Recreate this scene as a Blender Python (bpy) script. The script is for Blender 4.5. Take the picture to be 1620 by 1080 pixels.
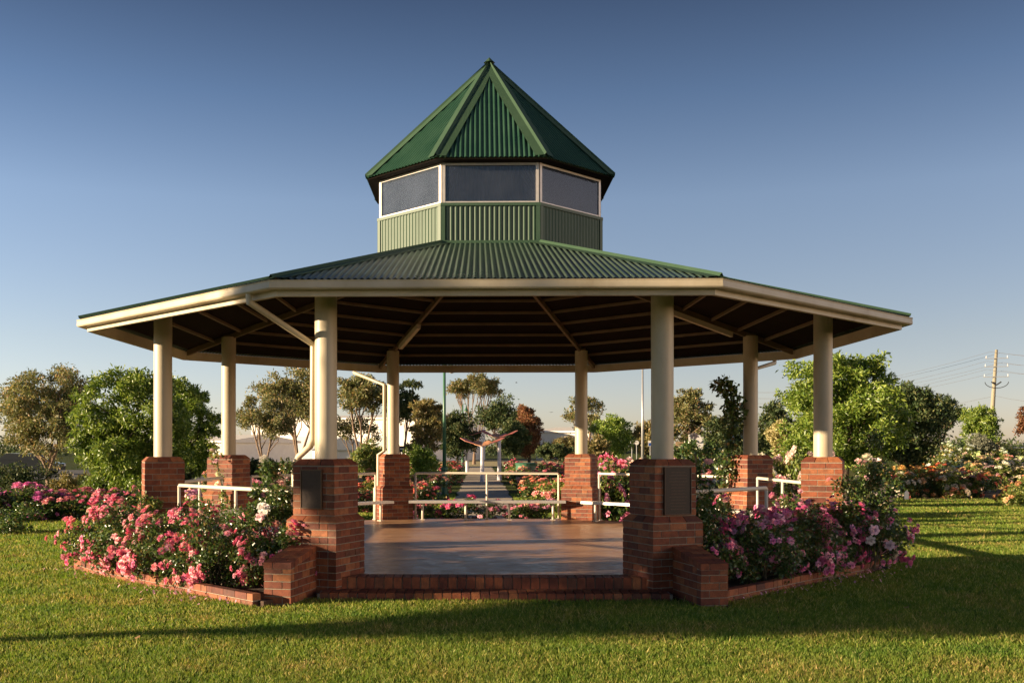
import bpy, math, random
import numpy as np
from mathutils import Vector, Matrix

for o in list(bpy.data.objects): bpy.data.objects.remove(o)
scene = bpy.context.scene
COL = scene.collection
rad = math.radians

# ------------------------------------------------------------------ metric frame
A = 5.08                       # apothem of the column octagon (m)
T = math.tan(rad(22.5))
R = A / math.cos(rad(22.5))
EYE = 1.814                    # camera height above the lawn
FLOOR = 0.231
F = 1632.0 / 1620.0            # focal length in picture widths
TH = -0.0215
FWD = Vector((math.sin(TH), math.cos(TH), 0)); RGT = Vector((math.cos(TH), -math.sin(TH), 0))
CAM = -3.5416 * A * FWD - 0.113 * A * RGT

# ------------------------------------------------------------------ camera
cd = bpy.data.cameras.new('camera'); cam = bpy.data.objects.new('camera', cd); COL.objects.link(cam)
cd.sensor_width = 36; cd.lens = 36 * F; cd.shift_y = 168 / 1620.0; cd.shift_x = 88 / 1620.0
cd.clip_start = 0.1; cd.clip_end = 6000
cam.location = (CAM.x, CAM.y, EYE); cam.rotation_euler = (rad(90), 0, -TH)
scene.camera = cam

# ------------------------------------------------------------------ sky, sun, exposure
SUN_EL = rad(9.3); ALPHA = rad(14)
SH = -math.cos(ALPHA) * RGT - math.sin(ALPHA) * FWD          # horizontal direction towards the sun
SUN = Vector((SH.x * math.cos(SUN_EL), SH.y * math.cos(SUN_EL), math.sin(SUN_EL)))
world = bpy.data.worlds.new('World'); scene.world = world; world.use_nodes = True
wn = world.node_tree; bg = wn.nodes['Background']
sky = wn.nodes.new('ShaderNodeTexSky'); sky.sky_type = 'NISHITA'; sky.sun_disc = False
sky.sun_elevation = SUN_EL; sky.sun_rotation = -math.atan2(SH.x, SH.y) % (2*math.pi)
sky.altitude = 60; sky.air_density = 0.7; sky.dust_density = 0.5; sky.ozone_density = 1.0
# clear evening sky: paler towards the horizon, deeper overhead, the same all round the dome
wtc = wn.nodes.new('ShaderNodeTexCoord'); wsep = wn.nodes.new('ShaderNodeSeparateXYZ'); wn.links.new(wtc.outputs['Generated'], wsep.inputs[0])
wr = wn.nodes.new('ShaderNodeValToRGB'); we = wr.color_ramp.elements
for _ in range(4): we.new(0.5)
for e_, (p_, c_) in zip(we, [(0.0, (0.90, 0.77, 0.86)), (0.10, (0.96, 0.80, 0.78)), (0.23, (0.97, 0.87, 0.88)), (0.32, (0.62, 0.63, 0.71)), (0.41, (0.36, 0.37, 0.44)), (0.75, (0.19, 0.20, 0.25))]):
    e_.position = p_; e_.color = (*c_, 1)
wn.links.new(wsep.outputs[2], wr.inputs[0])
wm = wn.nodes.new('ShaderNodeMix'); wm.data_type = 'RGBA'; wm.blend_type = 'MULTIPLY'; wm.inputs[0].default_value = 1.0
wn.links.new(sky.outputs[0], wm.inputs[6]); wn.links.new(wr.outputs[0], wm.inputs[7])
wn.links.new(wm.outputs[2], bg.inputs[0]); bg.inputs[1].default_value = 0.072
sd = bpy.data.lights.new('sun', 'SUN'); sun = bpy.data.objects.new('sun', sd); COL.objects.link(sun)
sd.energy = 5.0; sd.angle = rad(0.53); sd.color = (1.0, 0.76, 0.50)
sun.rotation_euler = SUN.to_track_quat('Z', 'Y').to_euler(); sun.location = (-30, -20, 30)
scene.view_settings.view_transform = 'Standard'; scene.view_settings.look = 'None'
scene.view_settings.exposure = 1.45; scene.view_settings.gamma = 1
scene.render.engine = 'CYCLES'
scene.cycles.max_bounces = 6; scene.cycles.transparent_max_bounces = 8

# ------------------------------------------------------------------ helpers
def at(px, d):                 # bearing in the photograph + distance along the view -> ground position
    X = (px - 722) * d / 1634.0
    p = CAM + X * RGT + d * FWD
    return p.x, p.y
def zof(py, d): return EYE + (708 - py) * d / 1634.0
def sm(t): t = max(0.0, min(1.0, t)); return t * t * (3 - 2 * t)
def gz(x, y):                  # height of the ground
    h = 1.25 * sm((x - 9) / 16.0) * sm((y - 18) / 38.0)
    return h
gzv = np.vectorize(gz)

def fast_mesh(name, V, Fc, mats=(), smooth=False, mi=None):
    V = np.asarray(V, dtype=np.float32).reshape(-1, 3); Fc = np.asarray(Fc, dtype=np.int32)
    me = bpy.data.meshes.new(name); k = Fc.shape[1]
    me.vertices.add(len(V)); me.vertices.foreach_set('co', V.ravel())
    me.loops.add(Fc.size); me.loops.foreach_set('vertex_index', Fc.ravel())
    me.polygons.add(len(Fc)); me.polygons.foreach_set('loop_start', np.arange(0, Fc.size, k, dtype=np.int32))
    me.polygons.foreach_set('loop_total', np.full(len(Fc), k, dtype=np.int32))
    if mi is not None: me.polygons.foreach_set('material_index', np.asarray(mi, dtype=np.int32))
    if smooth: me.polygons.foreach_set('use_smooth', np.ones(len(Fc), dtype=bool))
    me.update(calc_edges=True)
    for m in mats: me.materials.append(m)
    return me
def pmesh(name, V, Fc, mat, smooth=False):
    me = bpy.data.meshes.new(name); me.from_pydata([tuple(v) for v in V], [], Fc); me.update()
    if mat: me.materials.append(mat)
    if smooth:
        for p in me.polygons: p.use_smooth = True
    return me
def link(name, me, parent=None, loc=(0, 0, 0), rz=0.0):
    o = bpy.data.objects.new(name, me); COL.objects.link(o); o.location = loc
    if rz: o.rotation_euler = (0, 0, rz)
    if parent is not None: o.parent = parent
    return o
def tag(o, label, cat, group=None):
    o['label'] = label; o['category'] = cat
    if group: o['group'] = group
    return o
def empty(name, loc=(0, 0, 0), rz=0.0): return link(name, None, None, loc, rz)
def struct(o): o['kind'] = 'structure'; return o

class MB:                       # collects shapes into one mesh
    def __init__(s): s.v = []; s.f = []
    def add(s, V, Fc):
        b = len(s.v); s.v += [tuple(v) for v in V]; s.f += [tuple(i + b for i in f) for f in Fc]; return s
    def box(s, x0, x1, y0, y1, z0, z1):
        return s.add([(x0,y0,z0),(x1,y0,z0),(x1,y1,z0),(x0,y1,z0),(x0,y0,z1),(x1,y0,z1),(x1,y1,z1),(x0,y1,z1)],
                     [(0,3,2,1),(4,5,6,7),(0,1,5,4),(1,2,6,5),(2,3,7,6),(3,0,4,7)])
    def tube(s, pts, rs, n=8, caps=True):
        pts = [Vector(p) for p in pts]
        if not hasattr(rs, '__len__'): rs = [rs] * len(pts)
        V = []; Fc = []; ref = None
        for i, p in enumerate(pts):
            t = (pts[min(i+1, len(pts)-1)] - pts[max(i-1, 0)]).normalized()
            if ref is None: ref = Vector((1,0,0)) if abs(t.x) < 0.9 else Vector((0,1,0))
            u = (ref - t * ref.dot(t)).normalized(); w = t.cross(u); ref = u
            for k in range(n):
                a = 2 * math.pi * k / n; V.append(p + (u * math.cos(a) + w * math.sin(a)) * rs[i])
        for i in range(len(pts) - 1):
            for k in range(n):
                k2 = (k + 1) % n; Fc.append((i*n+k, i*n+k2, (i+1)*n+k2, (i+1)*n+k))
        if caps: Fc.append(tuple(range(n-1, -1, -1))); Fc.append(tuple((len(pts)-1)*n + k for k in range(n)))
        return s.add(V, Fc)
    def prism(s, poly, axis, a, b):   # polygon in the plane across `axis`, extruded from a to b
        n = len(poly)
        def P(p, t):
            return {'x': (t, p[0], p[1]), 'y': (p[0], t, p[1]), 'z': (p[0], p[1], t)}[axis]
        V = [P(p, a) for p in poly] + [P(p, b) for p in poly]
        Fc = [tuple(range(n-1,-1,-1)), tuple(range(n, 2*n))] + [(i, (i+1)%n, n+(i+1)%n, n+i) for i in range(n)]
        return s.add(V, Fc)
    def mesh(s, name, mat, smooth=False):
        me = pmesh(name, s.v, s.f, mat, smooth)
        import bmesh
        bm = bmesh.new(); bm.from_mesh(me); bmesh.ops.recalc_face_normals(bm, faces=bm.faces); bm.to_mesh(me); bm.free()
        return me
    def obj(s, name, mat, parent=None, loc=(0,0,0), rz=0.0, smooth=False):
        return link(name, s.mesh(name, mat, smooth), parent, loc, rz)
def autosmooth(o, ang=40):
    me = o.data
    for p in me.polygons: p.use_smooth = True
    try: me.set_sharp_from_angle(angle=rad(ang))
    except Exception: pass
    return o

# ------------------------------------------------------------------ materials
def nt(name):
    m = bpy.data.materials.new(name); m.use_nodes = True; t = m.node_tree
    return m, t, t.nodes['Principled BSDF']
def N(t, ty, **kw):
    n = t.nodes.new(ty)
    for k, v in kw.items(): setattr(n, k, v)
    return n
def ramp(t, fac, stops):
    r = N(t, 'ShaderNodeValToRGB'); e = r.color_ramp.elements
    while len(e) < len(stops): e.new(0.5)
    for i, (p, c) in enumerate(stops): e[i].position = p; e[i].color = (*c, 1)
    t.links.new(fac, r.inputs[0]); return r.outputs[0]
def noise(t, scale, detail=4, rough=0.55, coord='Object', stretch=None, dist=0.0):
    tc = N(t, 'ShaderNodeTexCoord'); n = N(t, 'ShaderNodeTexNoise')
    n.inputs['Scale'].default_value = scale; n.inputs['Detail'].default_value = detail; n.inputs['Roughness'].default_value = rough
    n.inputs['Distortion'].default_value = dist
    if stretch:
        mp = N(t, 'ShaderNodeMapping'); mp.inputs['Scale'].default_value = stretch
        t.links.new(tc.outputs[coord], mp.inputs[0]); t.links.new(mp.outputs[0], n.inputs[0])
    else: t.links.new(tc.outputs[coord], n.inputs[0])
    return n.outputs['Fac']
def bump(t, bs, h, strength=0.3, dist=0.01):
    b = N(t, 'ShaderNodeBump'); b.inputs['Strength'].default_value = strength; b.inputs['Distance'].default_value = dist
    t.links.new(h, b.inputs['Height']); t.links.new(b.outputs[0], bs.inputs['Normal'])
def simple(name, c0, c1=None, scale=6, rough=0.6, metal=0.0, bmp=0.0, spec=0.5, detail=5):
    m, t, b = nt(name); c1 = c1 or c0
    f = noise(t, scale, detail); t.links.new(ramp(t, f, [(0.3, c0), (0.7, c1)]), b.inputs['Base Color'])
    b.inputs['Roughness'].default_value = rough; b.inputs['Metallic'].default_value = metal
    b.inputs['Specular IOR Level'].default_value = spec
    if bmp: bump(t, b, f, bmp)
    return m
def leafmat(name, stops, trans=0.35, rough=0.45, spec=0.4, patch=False):
    m, t, b = nt(name)
    g = N(t, 'ShaderNodeNewGeometry'); oi = N(t, 'ShaderNodeObjectInfo')
    col = ramp(t, g.outputs['Random Per Island'], stops)
    hs = N(t, 'ShaderNodeHueSaturation')
    if patch:
        pm = N(t, 'ShaderNodeMix', data_type='RGBA', blend_type='MULTIPLY'); pm.inputs[0].default_value = 1.0
        pn = N(t, 'ShaderNodeTexNoise'); pn.inputs['Scale'].default_value = 1.1; pn.inputs['Detail'].default_value = 7; pn.inputs['Roughness'].default_value = 0.62
        t.links.new(g.outputs['Position'], pn.inputs[0]); t.links.new(col, pm.inputs[6])
        t.links.new(ramp(t, pn.outputs['Fac'], [(0.30, (0.50, 0.80, 0.60)), (0.47, (0.85, 1.0, 0.8)), (0.58, (1.0, 1.0, 1.0)), (0.72, (1.45, 1.12, 1.5))]), pm.inputs[7]); col = pm.outputs[2]
    t.links.new(col, hs.inputs['Color'])
    mr = N(t, 'ShaderNodeMapRange'); mr.inputs[3].default_value = 0.85; mr.inputs[4].default_value = 1.15
    t.links.new(oi.outputs['Random'], mr.inputs[0]); t.links.new(mr.outputs[0], hs.inputs['Value'])
    t.links.new(hs.outputs[0], b.inputs['Base Color']); b.inputs['Roughness'].default_value = rough
    b.inputs['Specular IOR Level'].default_value = spec
    # light passing through the blade adds to what it reflects
    tr = N(t, 'ShaderNodeBsdfTranslucent'); tc_ = N(t, 'ShaderNodeMix', data_type='RGBA', blend_type='MULTIPLY'); tc_.inputs[0].default_value = 1.0
    t.links.new(hs.outputs[0], tc_.inputs[6]); tc_.inputs[7].default_value = (2.2*trans, 2.2*trans, 1.5*trans, 1); t.links.new(tc_.outputs[2], tr.inputs[0])
    ad = N(t, 'ShaderNodeAddShader'); t.links.new(b.outputs[0], ad.inputs[0]); t.links.new(tr.outputs[0], ad.inputs[1])
    t.links.new(ad.outputs[0], t.nodes['Material Output'].inputs[0])
    return m

M = {}
# brick: each brick differs (object random), with flecks and scorch marks
m, t, b = nt('red_brick'); oi = N(t, 'ShaderNodeObjectInfo')
base = ramp(t, oi.outputs['Random'], [(0.0, (0.13, 0.034, 0.018)), (0.3, (0.21, 0.056, 0.023)), (0.65, (0.275, 0.082, 0.030)), (0.88, (0.35, 0.13, 0.05)), (1.0, (0.085, 0.028, 0.020))])
geo = N(t, 'ShaderNodeNewGeometry')
def pos_noise(t, scale, det=5):
    g = N(t, 'ShaderNodeNewGeometry'); n = N(t, 'ShaderNodeTexNoise'); n.inputs['Scale'].default_value = scale; n.inputs['Detail'].default_value = det
    t.links.new(g.outputs['Position'], n.inputs[0]); return n.outputs['Fac']
f1 = pos_noise(t, 14); f2 = pos_noise(t, 120, 3)
mx = N(t, 'ShaderNodeMix', data_type='RGBA', blend_type='MULTIPLY'); mx.inputs[0].default_value = 0.75
t.links.new(base, mx.inputs[6]); t.links.new(ramp(t, f1, [(0.3, (0.55, 0.5, 0.5)), (0.7, (1.25, 1.2, 1.15))]), mx.inputs[7])
mx2 = N(t, 'ShaderNodeMix', data_type='RGBA', blend_type='MULTIPLY'); mx2.inputs[0].default_value = 0.6
t.links.new(mx.outputs[2], mx2.inputs[6]); t.links.new(ramp(t, f2, [(0.35, (0.55, 0.5, 0.45)), (0.6, (1.1, 1.1, 1.1))]), mx2.inputs[7])
t.links.new(mx2.outputs[2], b.inputs['Base Color']); b.inputs['Roughness'].default_value = 0.75
bump(t, b, f2, 0.35, 0.004); M['brick'] = m
M['mortar'] = simple('mortar', (0.31, 0.26, 0.195), (0.20, 0.17, 0.13), 30, 0.95, bmp=0.3)
# cream paint with faint dirt
m, t, b = nt('cream_paint'); f = noise(t, 2.2, 8, 0.65, stretch=(1, 1, 0.35))
t.links.new(ramp(t, f, [(0.22, (0.33, 0.26, 0.16)), (0.40, (0.47, 0.40, 0.27)), (0.55, (0.52, 0.45, 0.32)), (0.8, (0.56, 0.49, 0.36))]), b.inputs['Base Color'])
b.inputs['Roughness'].default_value = 0.45; M['cream'] = m
# green roofing steel
m, t, b = nt('green_steel'); f = noise(t, 1.6, 8, 0.7, stretch=(1, 1, 1))
t.links.new(ramp(t, f, [(0.3, (0.018, 0.056, 0.034)), (0.7, (0.032, 0.082, 0.050))]), b.inputs['Base Color'])
t.links.new(ramp(t, f, [(0.3, (0.26,)*3), (0.7, (0.40,)*3)]), b.inputs['Roughness']); b.inputs['Specular IOR Level'].default_value = 0.5; M['green'] = m
m, t, b = nt('faded_green_roof'); f = noise(t, 0.8, 9, 0.7)
t.links.new(ramp(t, f, [(0.3, (0.040, 0.070, 0.050)), (0.5, (0.056, 0.088, 0.064)), (0.75, (0.082, 0.112, 0.088))]), b.inputs['Base Color'])
t.links.new(ramp(t, f, [(0.3, (0.24,)*3), (0.7, (0.38,)*3)]), b.inputs['Roughness']); b.inputs['Specular IOR Level'].default_value = 0.6; M['faded'] = m
m, t, b = nt('green_cladding'); f = noise(t, 1.6, 8, 0.7)
t.links.new(ramp(t, f, [(0.3, (0.026, 0.062, 0.034)), (0.7, (0.040, 0.084, 0.048))]), b.inputs['Base Color'])
b.inputs['Roughness'].default_value = 0.42; b.inputs['Specular IOR Level'].default_value = 0.32; M['clad'] = m
m, t, b = nt('green_flashing'); f = noise(t, 1.1, 8, 0.7)
t.links.new(ramp(t, f, [(0.3, (0.032, 0.072, 0.040)), (0.7, (0.048, 0.094, 0.054))]), b.inputs['Base Color'])
b.inputs['Roughness'].default_value = 0.5; M['flash'] = m
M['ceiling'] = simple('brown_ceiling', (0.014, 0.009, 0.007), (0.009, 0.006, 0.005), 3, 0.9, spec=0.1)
M['purlin'] = simple('painted_purlin', (0.20, 0.145, 0.085), (0.14, 0.10, 0.06), 3, 0.6)
M['alu'] = simple('aluminium', (0.62, 0.58, 0.53), (0.5, 0.47, 0.43), 8, 0.4, 0.3)
M['rail'] = simple('white_rail', (0.70, 0.64, 0.52), (0.62, 0.56, 0.45), 5, 0.35)
M['bronze'] = simple('bronze', (0.035, 0.020, 0.014), (0.055, 0.032, 0.022), 25, 0.5, 0.3)
M['dark_bronze'] = simple('dark_bronze', (0.014, 0.010, 0.008), (0.022, 0.015, 0.011), 25, 0.55, 0.2)
M['bronze_edge'] = simple('bronze_edge', (0.14, 0.085, 0.05), (0.09, 0.055, 0.035), 25, 0.4, 0.6)
M['bronze_line'] = simple('bronze_line', (0.055, 0.033, 0.022), (0.03, 0.018, 0.013), 90, 0.5, 0.3)
# window glass: dusty, part mirror, part clear
m, t, b = nt('dusty_glass'); out = t.nodes['Material Output']
tr = N(t, 'ShaderNodeBsdfTransparent'); tr.inputs[0].default_value = (0.78, 0.84, 0.88, 1)
gl = N(t, 'ShaderNodeBsdfGlossy'); gl.inputs['Roughness'].default_value = 0.05
df = N(t, 'ShaderNodeBsdfDiffuse'); df.inputs[0].default_value = (0.17, 0.20, 0.27, 1)
lw = N(t, 'ShaderNodeLayerWeight'); lw.inputs[0].default_value = 0.38
a1 = N(t, 'ShaderNodeMixShader'); t.links.new(lw.outputs['Fresnel'], a1.inputs[0]); t.links.new(tr.outputs[0], a1.inputs[1]); t.links.new(gl.outputs[0], a1.inputs[2])
a2 = N(t, 'ShaderNodeMixShader'); f = noise(t, 2.5, 7, 0.7)
t.links.new(ramp(t, f, [(0.3, (0.06,)*3), (0.7, (0.18,)*3)]), a2.inputs[0]); t.links.new(a1.outputs[0], a2.inputs[1]); t.links.new(df.outputs[0], a2.inputs[2])
t.links.new(a2.outputs[0], out.inputs[0]); M['glass'] = m
# polished stained concrete
m, t, b = nt('polished_concrete'); f = noise(t, 0.9, 9, 0.68, dist=1.2); f2 = noise(t, 7, 6, 0.7)
mx = N(t, 'ShaderNodeMix', data_type='RGBA', blend_type='MULTIPLY'); mx.inputs[0].default_value = 0.6
t.links.new(ramp(t, f, [(0.3, (0.26, 0.130, 0.068)), (0.5, (0.46, 0.255, 0.135)), (0.72, (0.56, 0.36, 0.21))]), mx.inputs[6])
t.links.new(ramp(t, f2, [(0.3, (0.65, 0.62, 0.6)), (0.7, (1.1, 1.1, 1.1))]), mx.inputs[7])
t.links.new(mx.outputs[2], b.inputs['Base Color']); t.links.new(ramp(t, f2, [(0.3, (0.26,)*3), (0.7, (0.50,)*3)]), b.inputs['Roughness']); b.inputs['Specular IOR Level'].default_value = 0.26
bump(t, b, f2, 0.05, 0.004); M['floor'] = m
# lawn soil and thatch under the blades
m, t, b = nt('lawn'); g1 = pos_noise(t, 0.35, 6); g2 = pos_noise(t, 30, 5)
mx = N(t, 'ShaderNodeMix', data_type='RGBA', blend_type='MULTIPLY'); mx.inputs[0].default_value = 0.8
t.links.new(ramp(t, g1, [(0.3, (0.050, 0.078, 0.016)), (0.55, (0.085, 0.105, 0.024)), (0.75, (0.135, 0.125, 0.040))]), mx.inputs[6])
t.links.new(ramp(t, g2, [(0.3, (0.5, 0.5, 0.45)), (0.7, (1.2, 1.2, 1.1))]), mx.inputs[7])
t.links.new(mx.outputs[2], b.inputs['Base Color']); b.inputs['Roughness'].default_value = 0.9; b.inputs['Specular IOR Level'].default_value = 0.1
bump(t, b, g2, 0.8, 0.03); M['lawn'] = m
M['soil'] = simple('garden_soil', (0.040, 0.024, 0.015), (0.075, 0.045, 0.028), 14, 0.95, bmp=0.8)
M['path'] = simple('gravel_path', (0.52, 0.43, 0.32), (0.40, 0.33, 0.24), 22, 0.9, bmp=0.4)
M['grass'] = leafmat('grass_blade', [(0.0, (0.066, 0.104, 0.013)), (0.45, (0.112, 0.142, 0.020)), (0.8, (0.166, 0.176, 0.033)), (1.0, (0.36, 0.27, 0.11))], 0.45, 0.6, 0.2, True)
M['rose_leaf'] = leafmat('rose_leaf', [(0.0, (0.0286, 0.0572, 0.0156)), (0.5, (0.052, 0.0936, 0.0234)), (0.85, (0.091, 0.1274, 0.0312)), (1.0, (0.182, 0.1105, 0.0455))], 0.25, 0.3, 0.5)
M['rose_leaf_light'] = leafmat('rose_leaf_light', [(0.0, (0.0585, 0.091, 0.0208)), (0.5, (0.104, 0.143, 0.0312)), (0.85, (0.169, 0.182, 0.0442)), (1.0, (0.234, 0.143, 0.0585))], 0.3, 0.4, 0.4)
M['ash'] = leafmat('ash_leaf', [(0.0, (0.064, 0.114, 0.015)), (0.5, (0.120, 0.180, 0.026)), (1.0, (0.22, 0.26, 0.05))], 0.28, 0.4, 0.45)
M['gum'] = leafmat('gum_leaf', [(0.0, (0.0697, 0.0899, 0.0341)), (0.5, (0.1318, 0.1395, 0.0527)), (0.85, (0.2015, 0.1705, 0.0697)), (1.0, (0.2945, 0.186, 0.093))], 0.25, 0.5, 0.3)
M['pine'] = leafmat('pine_leaf', [(0.0, (0.0297, 0.054, 0.0216)), (0.6, (0.0607, 0.0891, 0.0324)), (1.0, (0.1148, 0.1148, 0.0432))], 0.15, 0.6, 0.2)
M['rust'] = leafmat('rust_leaf', [(0.0, (0.117, 0.052, 0.0286)), (0.6, (0.208, 0.091, 0.0442)), (1.0, (0.156, 0.117, 0.052))], 0.2, 0.6, 0.2)
M['olive'] = leafmat('olive_leaf', [(0.0, (0.081, 0.0837, 0.0338)), (0.6, (0.162, 0.1485, 0.054)), (1.0, (0.243, 0.162, 0.0675))], 0.25, 0.5, 0.3)
M['grey_leaf'] = leafmat('grey_leaf', [(0.0, (0.10, 0.11, 0.08)), (0.6, (0.17, 0.18, 0.13)), (1.0, (0.24, 0.24, 0.17))], 0.2, 0.6, 0.2)
M['pale_leaf'] = leafmat('pale_leaf', [(0.0, (0.14, 0.14, 0.06)), (0.6, (0.28, 0.25, 0.12)), (1.0, (0.38, 0.32, 0.18))], 0.3, 0.6, 0.2)
M['bark'] = simple('bark', (0.15, 0.10, 0.065), (0.26, 0.18, 0.12), 9, 0.9, bmp=0.5)
M['dark_bark'] = simple('dark_bark', (0.05, 0.034, 0.024), (0.09, 0.062, 0.042), 9, 0.9, bmp=0.5)
M['stem'] = simple('rose_stem', (0.06, 0.06, 0.025), (0.09, 0.06, 0.03), 12, 0.7)
# petals: colour of each bloom comes from the object, petals differ a little
m, t, b = nt('petal'); oi = N(t, 'ShaderNodeObjectInfo'); g = N(t, 'ShaderNodeNewGeometry')
hs = N(t, 'ShaderNodeHueSaturation'); t.links.new(oi.outputs['Color'], hs.inputs['Color'])
mr = N(t, 'ShaderNodeMapRange'); mr.inputs[3].default_value = 0.7; mr.inputs[4].default_value = 1.25
t.links.new(g.outputs['Random Per Island'], mr.inputs[0]); t.links.new(mr.outputs[0], hs.inputs['Value'])
mr2 = N(t, 'ShaderNodeMapRange'); mr2.inputs[3].default_value = 0.475; mr2.inputs[4].default_value = 0.525
sep = N(t, 'ShaderNodeMath', operation='FRACT'); mul = N(t, 'ShaderNodeMath', operation='MULTIPLY'); mul.inputs[1].default_value = 7.13
t.links.new(g.outputs['Random Per Island'], mul.inputs[0]); t.links.new(mul.outputs[0], sep.inputs[0]); t.links.new(sep.outputs[0], mr2.inputs[0]); t.links.new(mr2.outputs[0], hs.inputs['Hue'])
t.links.new(hs.outputs[0], b.inputs['Base Color']); b.inputs['Roughness'].default_value = 0.6
tr = N(t, 'ShaderNodeBsdfTranslucent'); t.links.new(hs.outputs[0], tr.inputs[0])
mx = N(t, 'ShaderNodeMixShader'); mx.inputs[0].default_value = 0.3
t.links.new(b.outputs[0], mx.inputs[1]); t.links.new(tr.outputs[0], mx.inputs[2]); t.links.new(mx.outputs[0], t.nodes['Material Output'].inputs[0]); M['petal'] = m
M['white_wall'] = simple('white_wall', (0.80, 0.77, 0.70), (0.74, 0.70, 0.63), 1.5, 0.7)
M['grey_roof'] = simple('grey_roof', (0.42, 0.44, 0.46), (0.36, 0.38, 0.40), 2, 0.5)
M['dark_glass'] = simple('dark_window', (0.03, 0.035, 0.04), None, 3, 0.1)
M['lamp_green'] = simple('lamp_green', (0.045, 0.13, 0.075), (0.06, 0.16, 0.09), 3, 0.4)
M['wood_pole'] = simple('weathered_pole', (0.24, 0.22, 0.16), (0.30, 0.27, 0.19), 7, 0.85, bmp=0.3)
M['galv'] = simple('galvanised', (0.42, 0.43, 0.43), (0.5, 0.5, 0.5), 7, 0.4, 0.5)
M['wire'] = simple('wire_grey', (0.12, 0.12, 0.13), None, 7, 0.9, spec=0.05)
M['black'] = simple('black_rubber', (0.02, 0.02, 0.02), None, 7, 0.6)
M['white'] = simple('white_paint', (0.8, 0.78, 0.74), (0.72, 0.7, 0.66), 7, 0.45)
M['lilac_post'] = simple('white_post', (0.66, 0.64, 0.68), (0.58, 0.56, 0.6), 4, 0.5)
M['orange'] = simple('orange_panel', (0.56, 0.27, 0.13), (0.48, 0.22, 0.10), 3, 0.5)
M['red_panel'] = simple('red_panel', (0.40, 0.12, 0.08), (0.33, 0.10, 0.065), 3, 0.5)
M['blue'] = simple('blue_sign', (0.03, 0.09, 0.35), None, 3, 0.4)
M['timber'] = simple('timber', (0.42, 0.28, 0.15), (0.34, 0.22, 0.12), 6, 0.7)
M['diffuser'] = simple('lamp_diffuser', (0.62, 0.55, 0.42), (0.56, 0.5, 0.4), 6, 0.5)

# ================================================================== THE SETTING
# ground: one sheet, finer near the pavilion
def sheet(xs, ys):
    X, Y = np.meshgrid(xs, ys); Z = gzv(X, Y); V = np.stack([X, Y, Z], -1).reshape(-1, 3)
    nx, ny = len(xs), len(ys); i = np.arange((ny-1)*(nx-1)); r = i // (nx-1); c = i % (nx-1); b0 = r*nx + c
    return V, np.stack([b0, b0+1, b0+nx+1, b0+nx], -1)
xs = np.concatenate([[-2500, -900, -300, -120], np.linspace(-60, 60, 61), [120, 300, 900, 2500]])
ys = np.concatenate([[-900, -200, -60], np.linspace(-30, 90, 61), [150, 300, 900, 3500]])
V, Fc = sheet(xs, ys); struct(link('lawn_ground', fast_mesh('lawn_ground', V, Fc, [M['lawn']], True)))

# gravel path running away from the pavilion
rng = np.random.default_rng(5)
ysp = np.linspace(7.6, 120, 90); wl = 1.02 + 0.06*np.sin(ysp*1.7) + 0.04*rng.standard_normal(90); wr = 1.02 + 0.06*np.sin(ysp*1.3+1) + 0.04*rng.standard_normal(90)
V = np.concatenate([np.stack([-wl, ysp, np.full(90, 0.006)], -1), np.stack([wr, ysp, np.full(90, 0.006)], -1)])
i = np.arange(89); struct(link('garden_path', fast_mesh('garden_path', V, np.stack([i, i+90, i+91, i+1], -1), [M['path']])))
# dry meadow at the end of the path
struct(link('dry_meadow', pmesh('dry_meadow', [(-26, 82, 0.012), (16, 82, 0.012), (22, 140, 0.012), (-36, 140, 0.012)], [(0, 1, 2, 3)], simple('dry_grass', (0.42, 0.34, 0.15), (0.34, 0.28, 0.11), 0.6, 0.95))))
# soil of the planted beds round the pavilion (octagonal ring segments)
def ring_soil(k0, k1, b0, b1, z):
    mb = MB()
    for k in range(k0, k1):
        a0 = rad(-90 - 22.5 + 45*k); a1 = a0 + rad(45)
        r0 = b0/math.cos(rad(22.5)); r1 = b1/math.cos(rad(22.5))
        mb.add([(r0*math.cos(a0), r0*math.sin(a0), z), (r1*math.cos(a0), r1*math.sin(a0), z), (r1*math.cos(a1), r1*math.sin(a1), z), (r0*math.cos(a1), r0*math.sin(a1), z)], [(0, 1, 2, 3)])
    return mb
struct(ring_soil(1, 8, A-0.3, 1.17*A, 0.035).obj('bed_soil', M['soil']))

# pavilion floor slab
def octa(b, rot=22.5): return [(b/math.cos(rad(22.5))*math.cos(rad(45*k+rot)), b/math.cos(rad(22.5))*math.sin(rad(45*k+rot))) for k in range(8)]
struct(MB().prism(octa(A + 0.0), 'z', -0.1, FLOOR).obj('pavilion_floor', M['floor']))

# ================================================================== THE PAVILION
pav = tag(empty('pavilion', (0, 0, FLOOR)), 'octagonal open pavilion with cream columns, green corrugated roof and glazed lantern', 'pavilion')
def PV(mb, name, mat, parent=pav, rz=0.0, smooth=False):      # part given in world heights
    o = mb.obj(name, mat, parent, (0, 0, -FLOOR if parent is pav else 0), rz, smooth); return o
def sector(k): return rad(45*k)        # sector 0 faces the camera (-Y)
def mitre(profile):                    # closed profile [(apothem, z)] swept along one side of the octagon
    n = len(profile); V = [(-b*T, -b, z) for b, z in profile] + [(b*T, -b, z) for b, z in profile]
    return MB().add(V, [tuple(range(n)), tuple(range(2*n-1, n-1, -1))] + [(i, n+i, n+(i+1) % n, (i+1) % n) for i in range(n)])
ZB = EYE + 0.345*A                     # underside of eave beam
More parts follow.
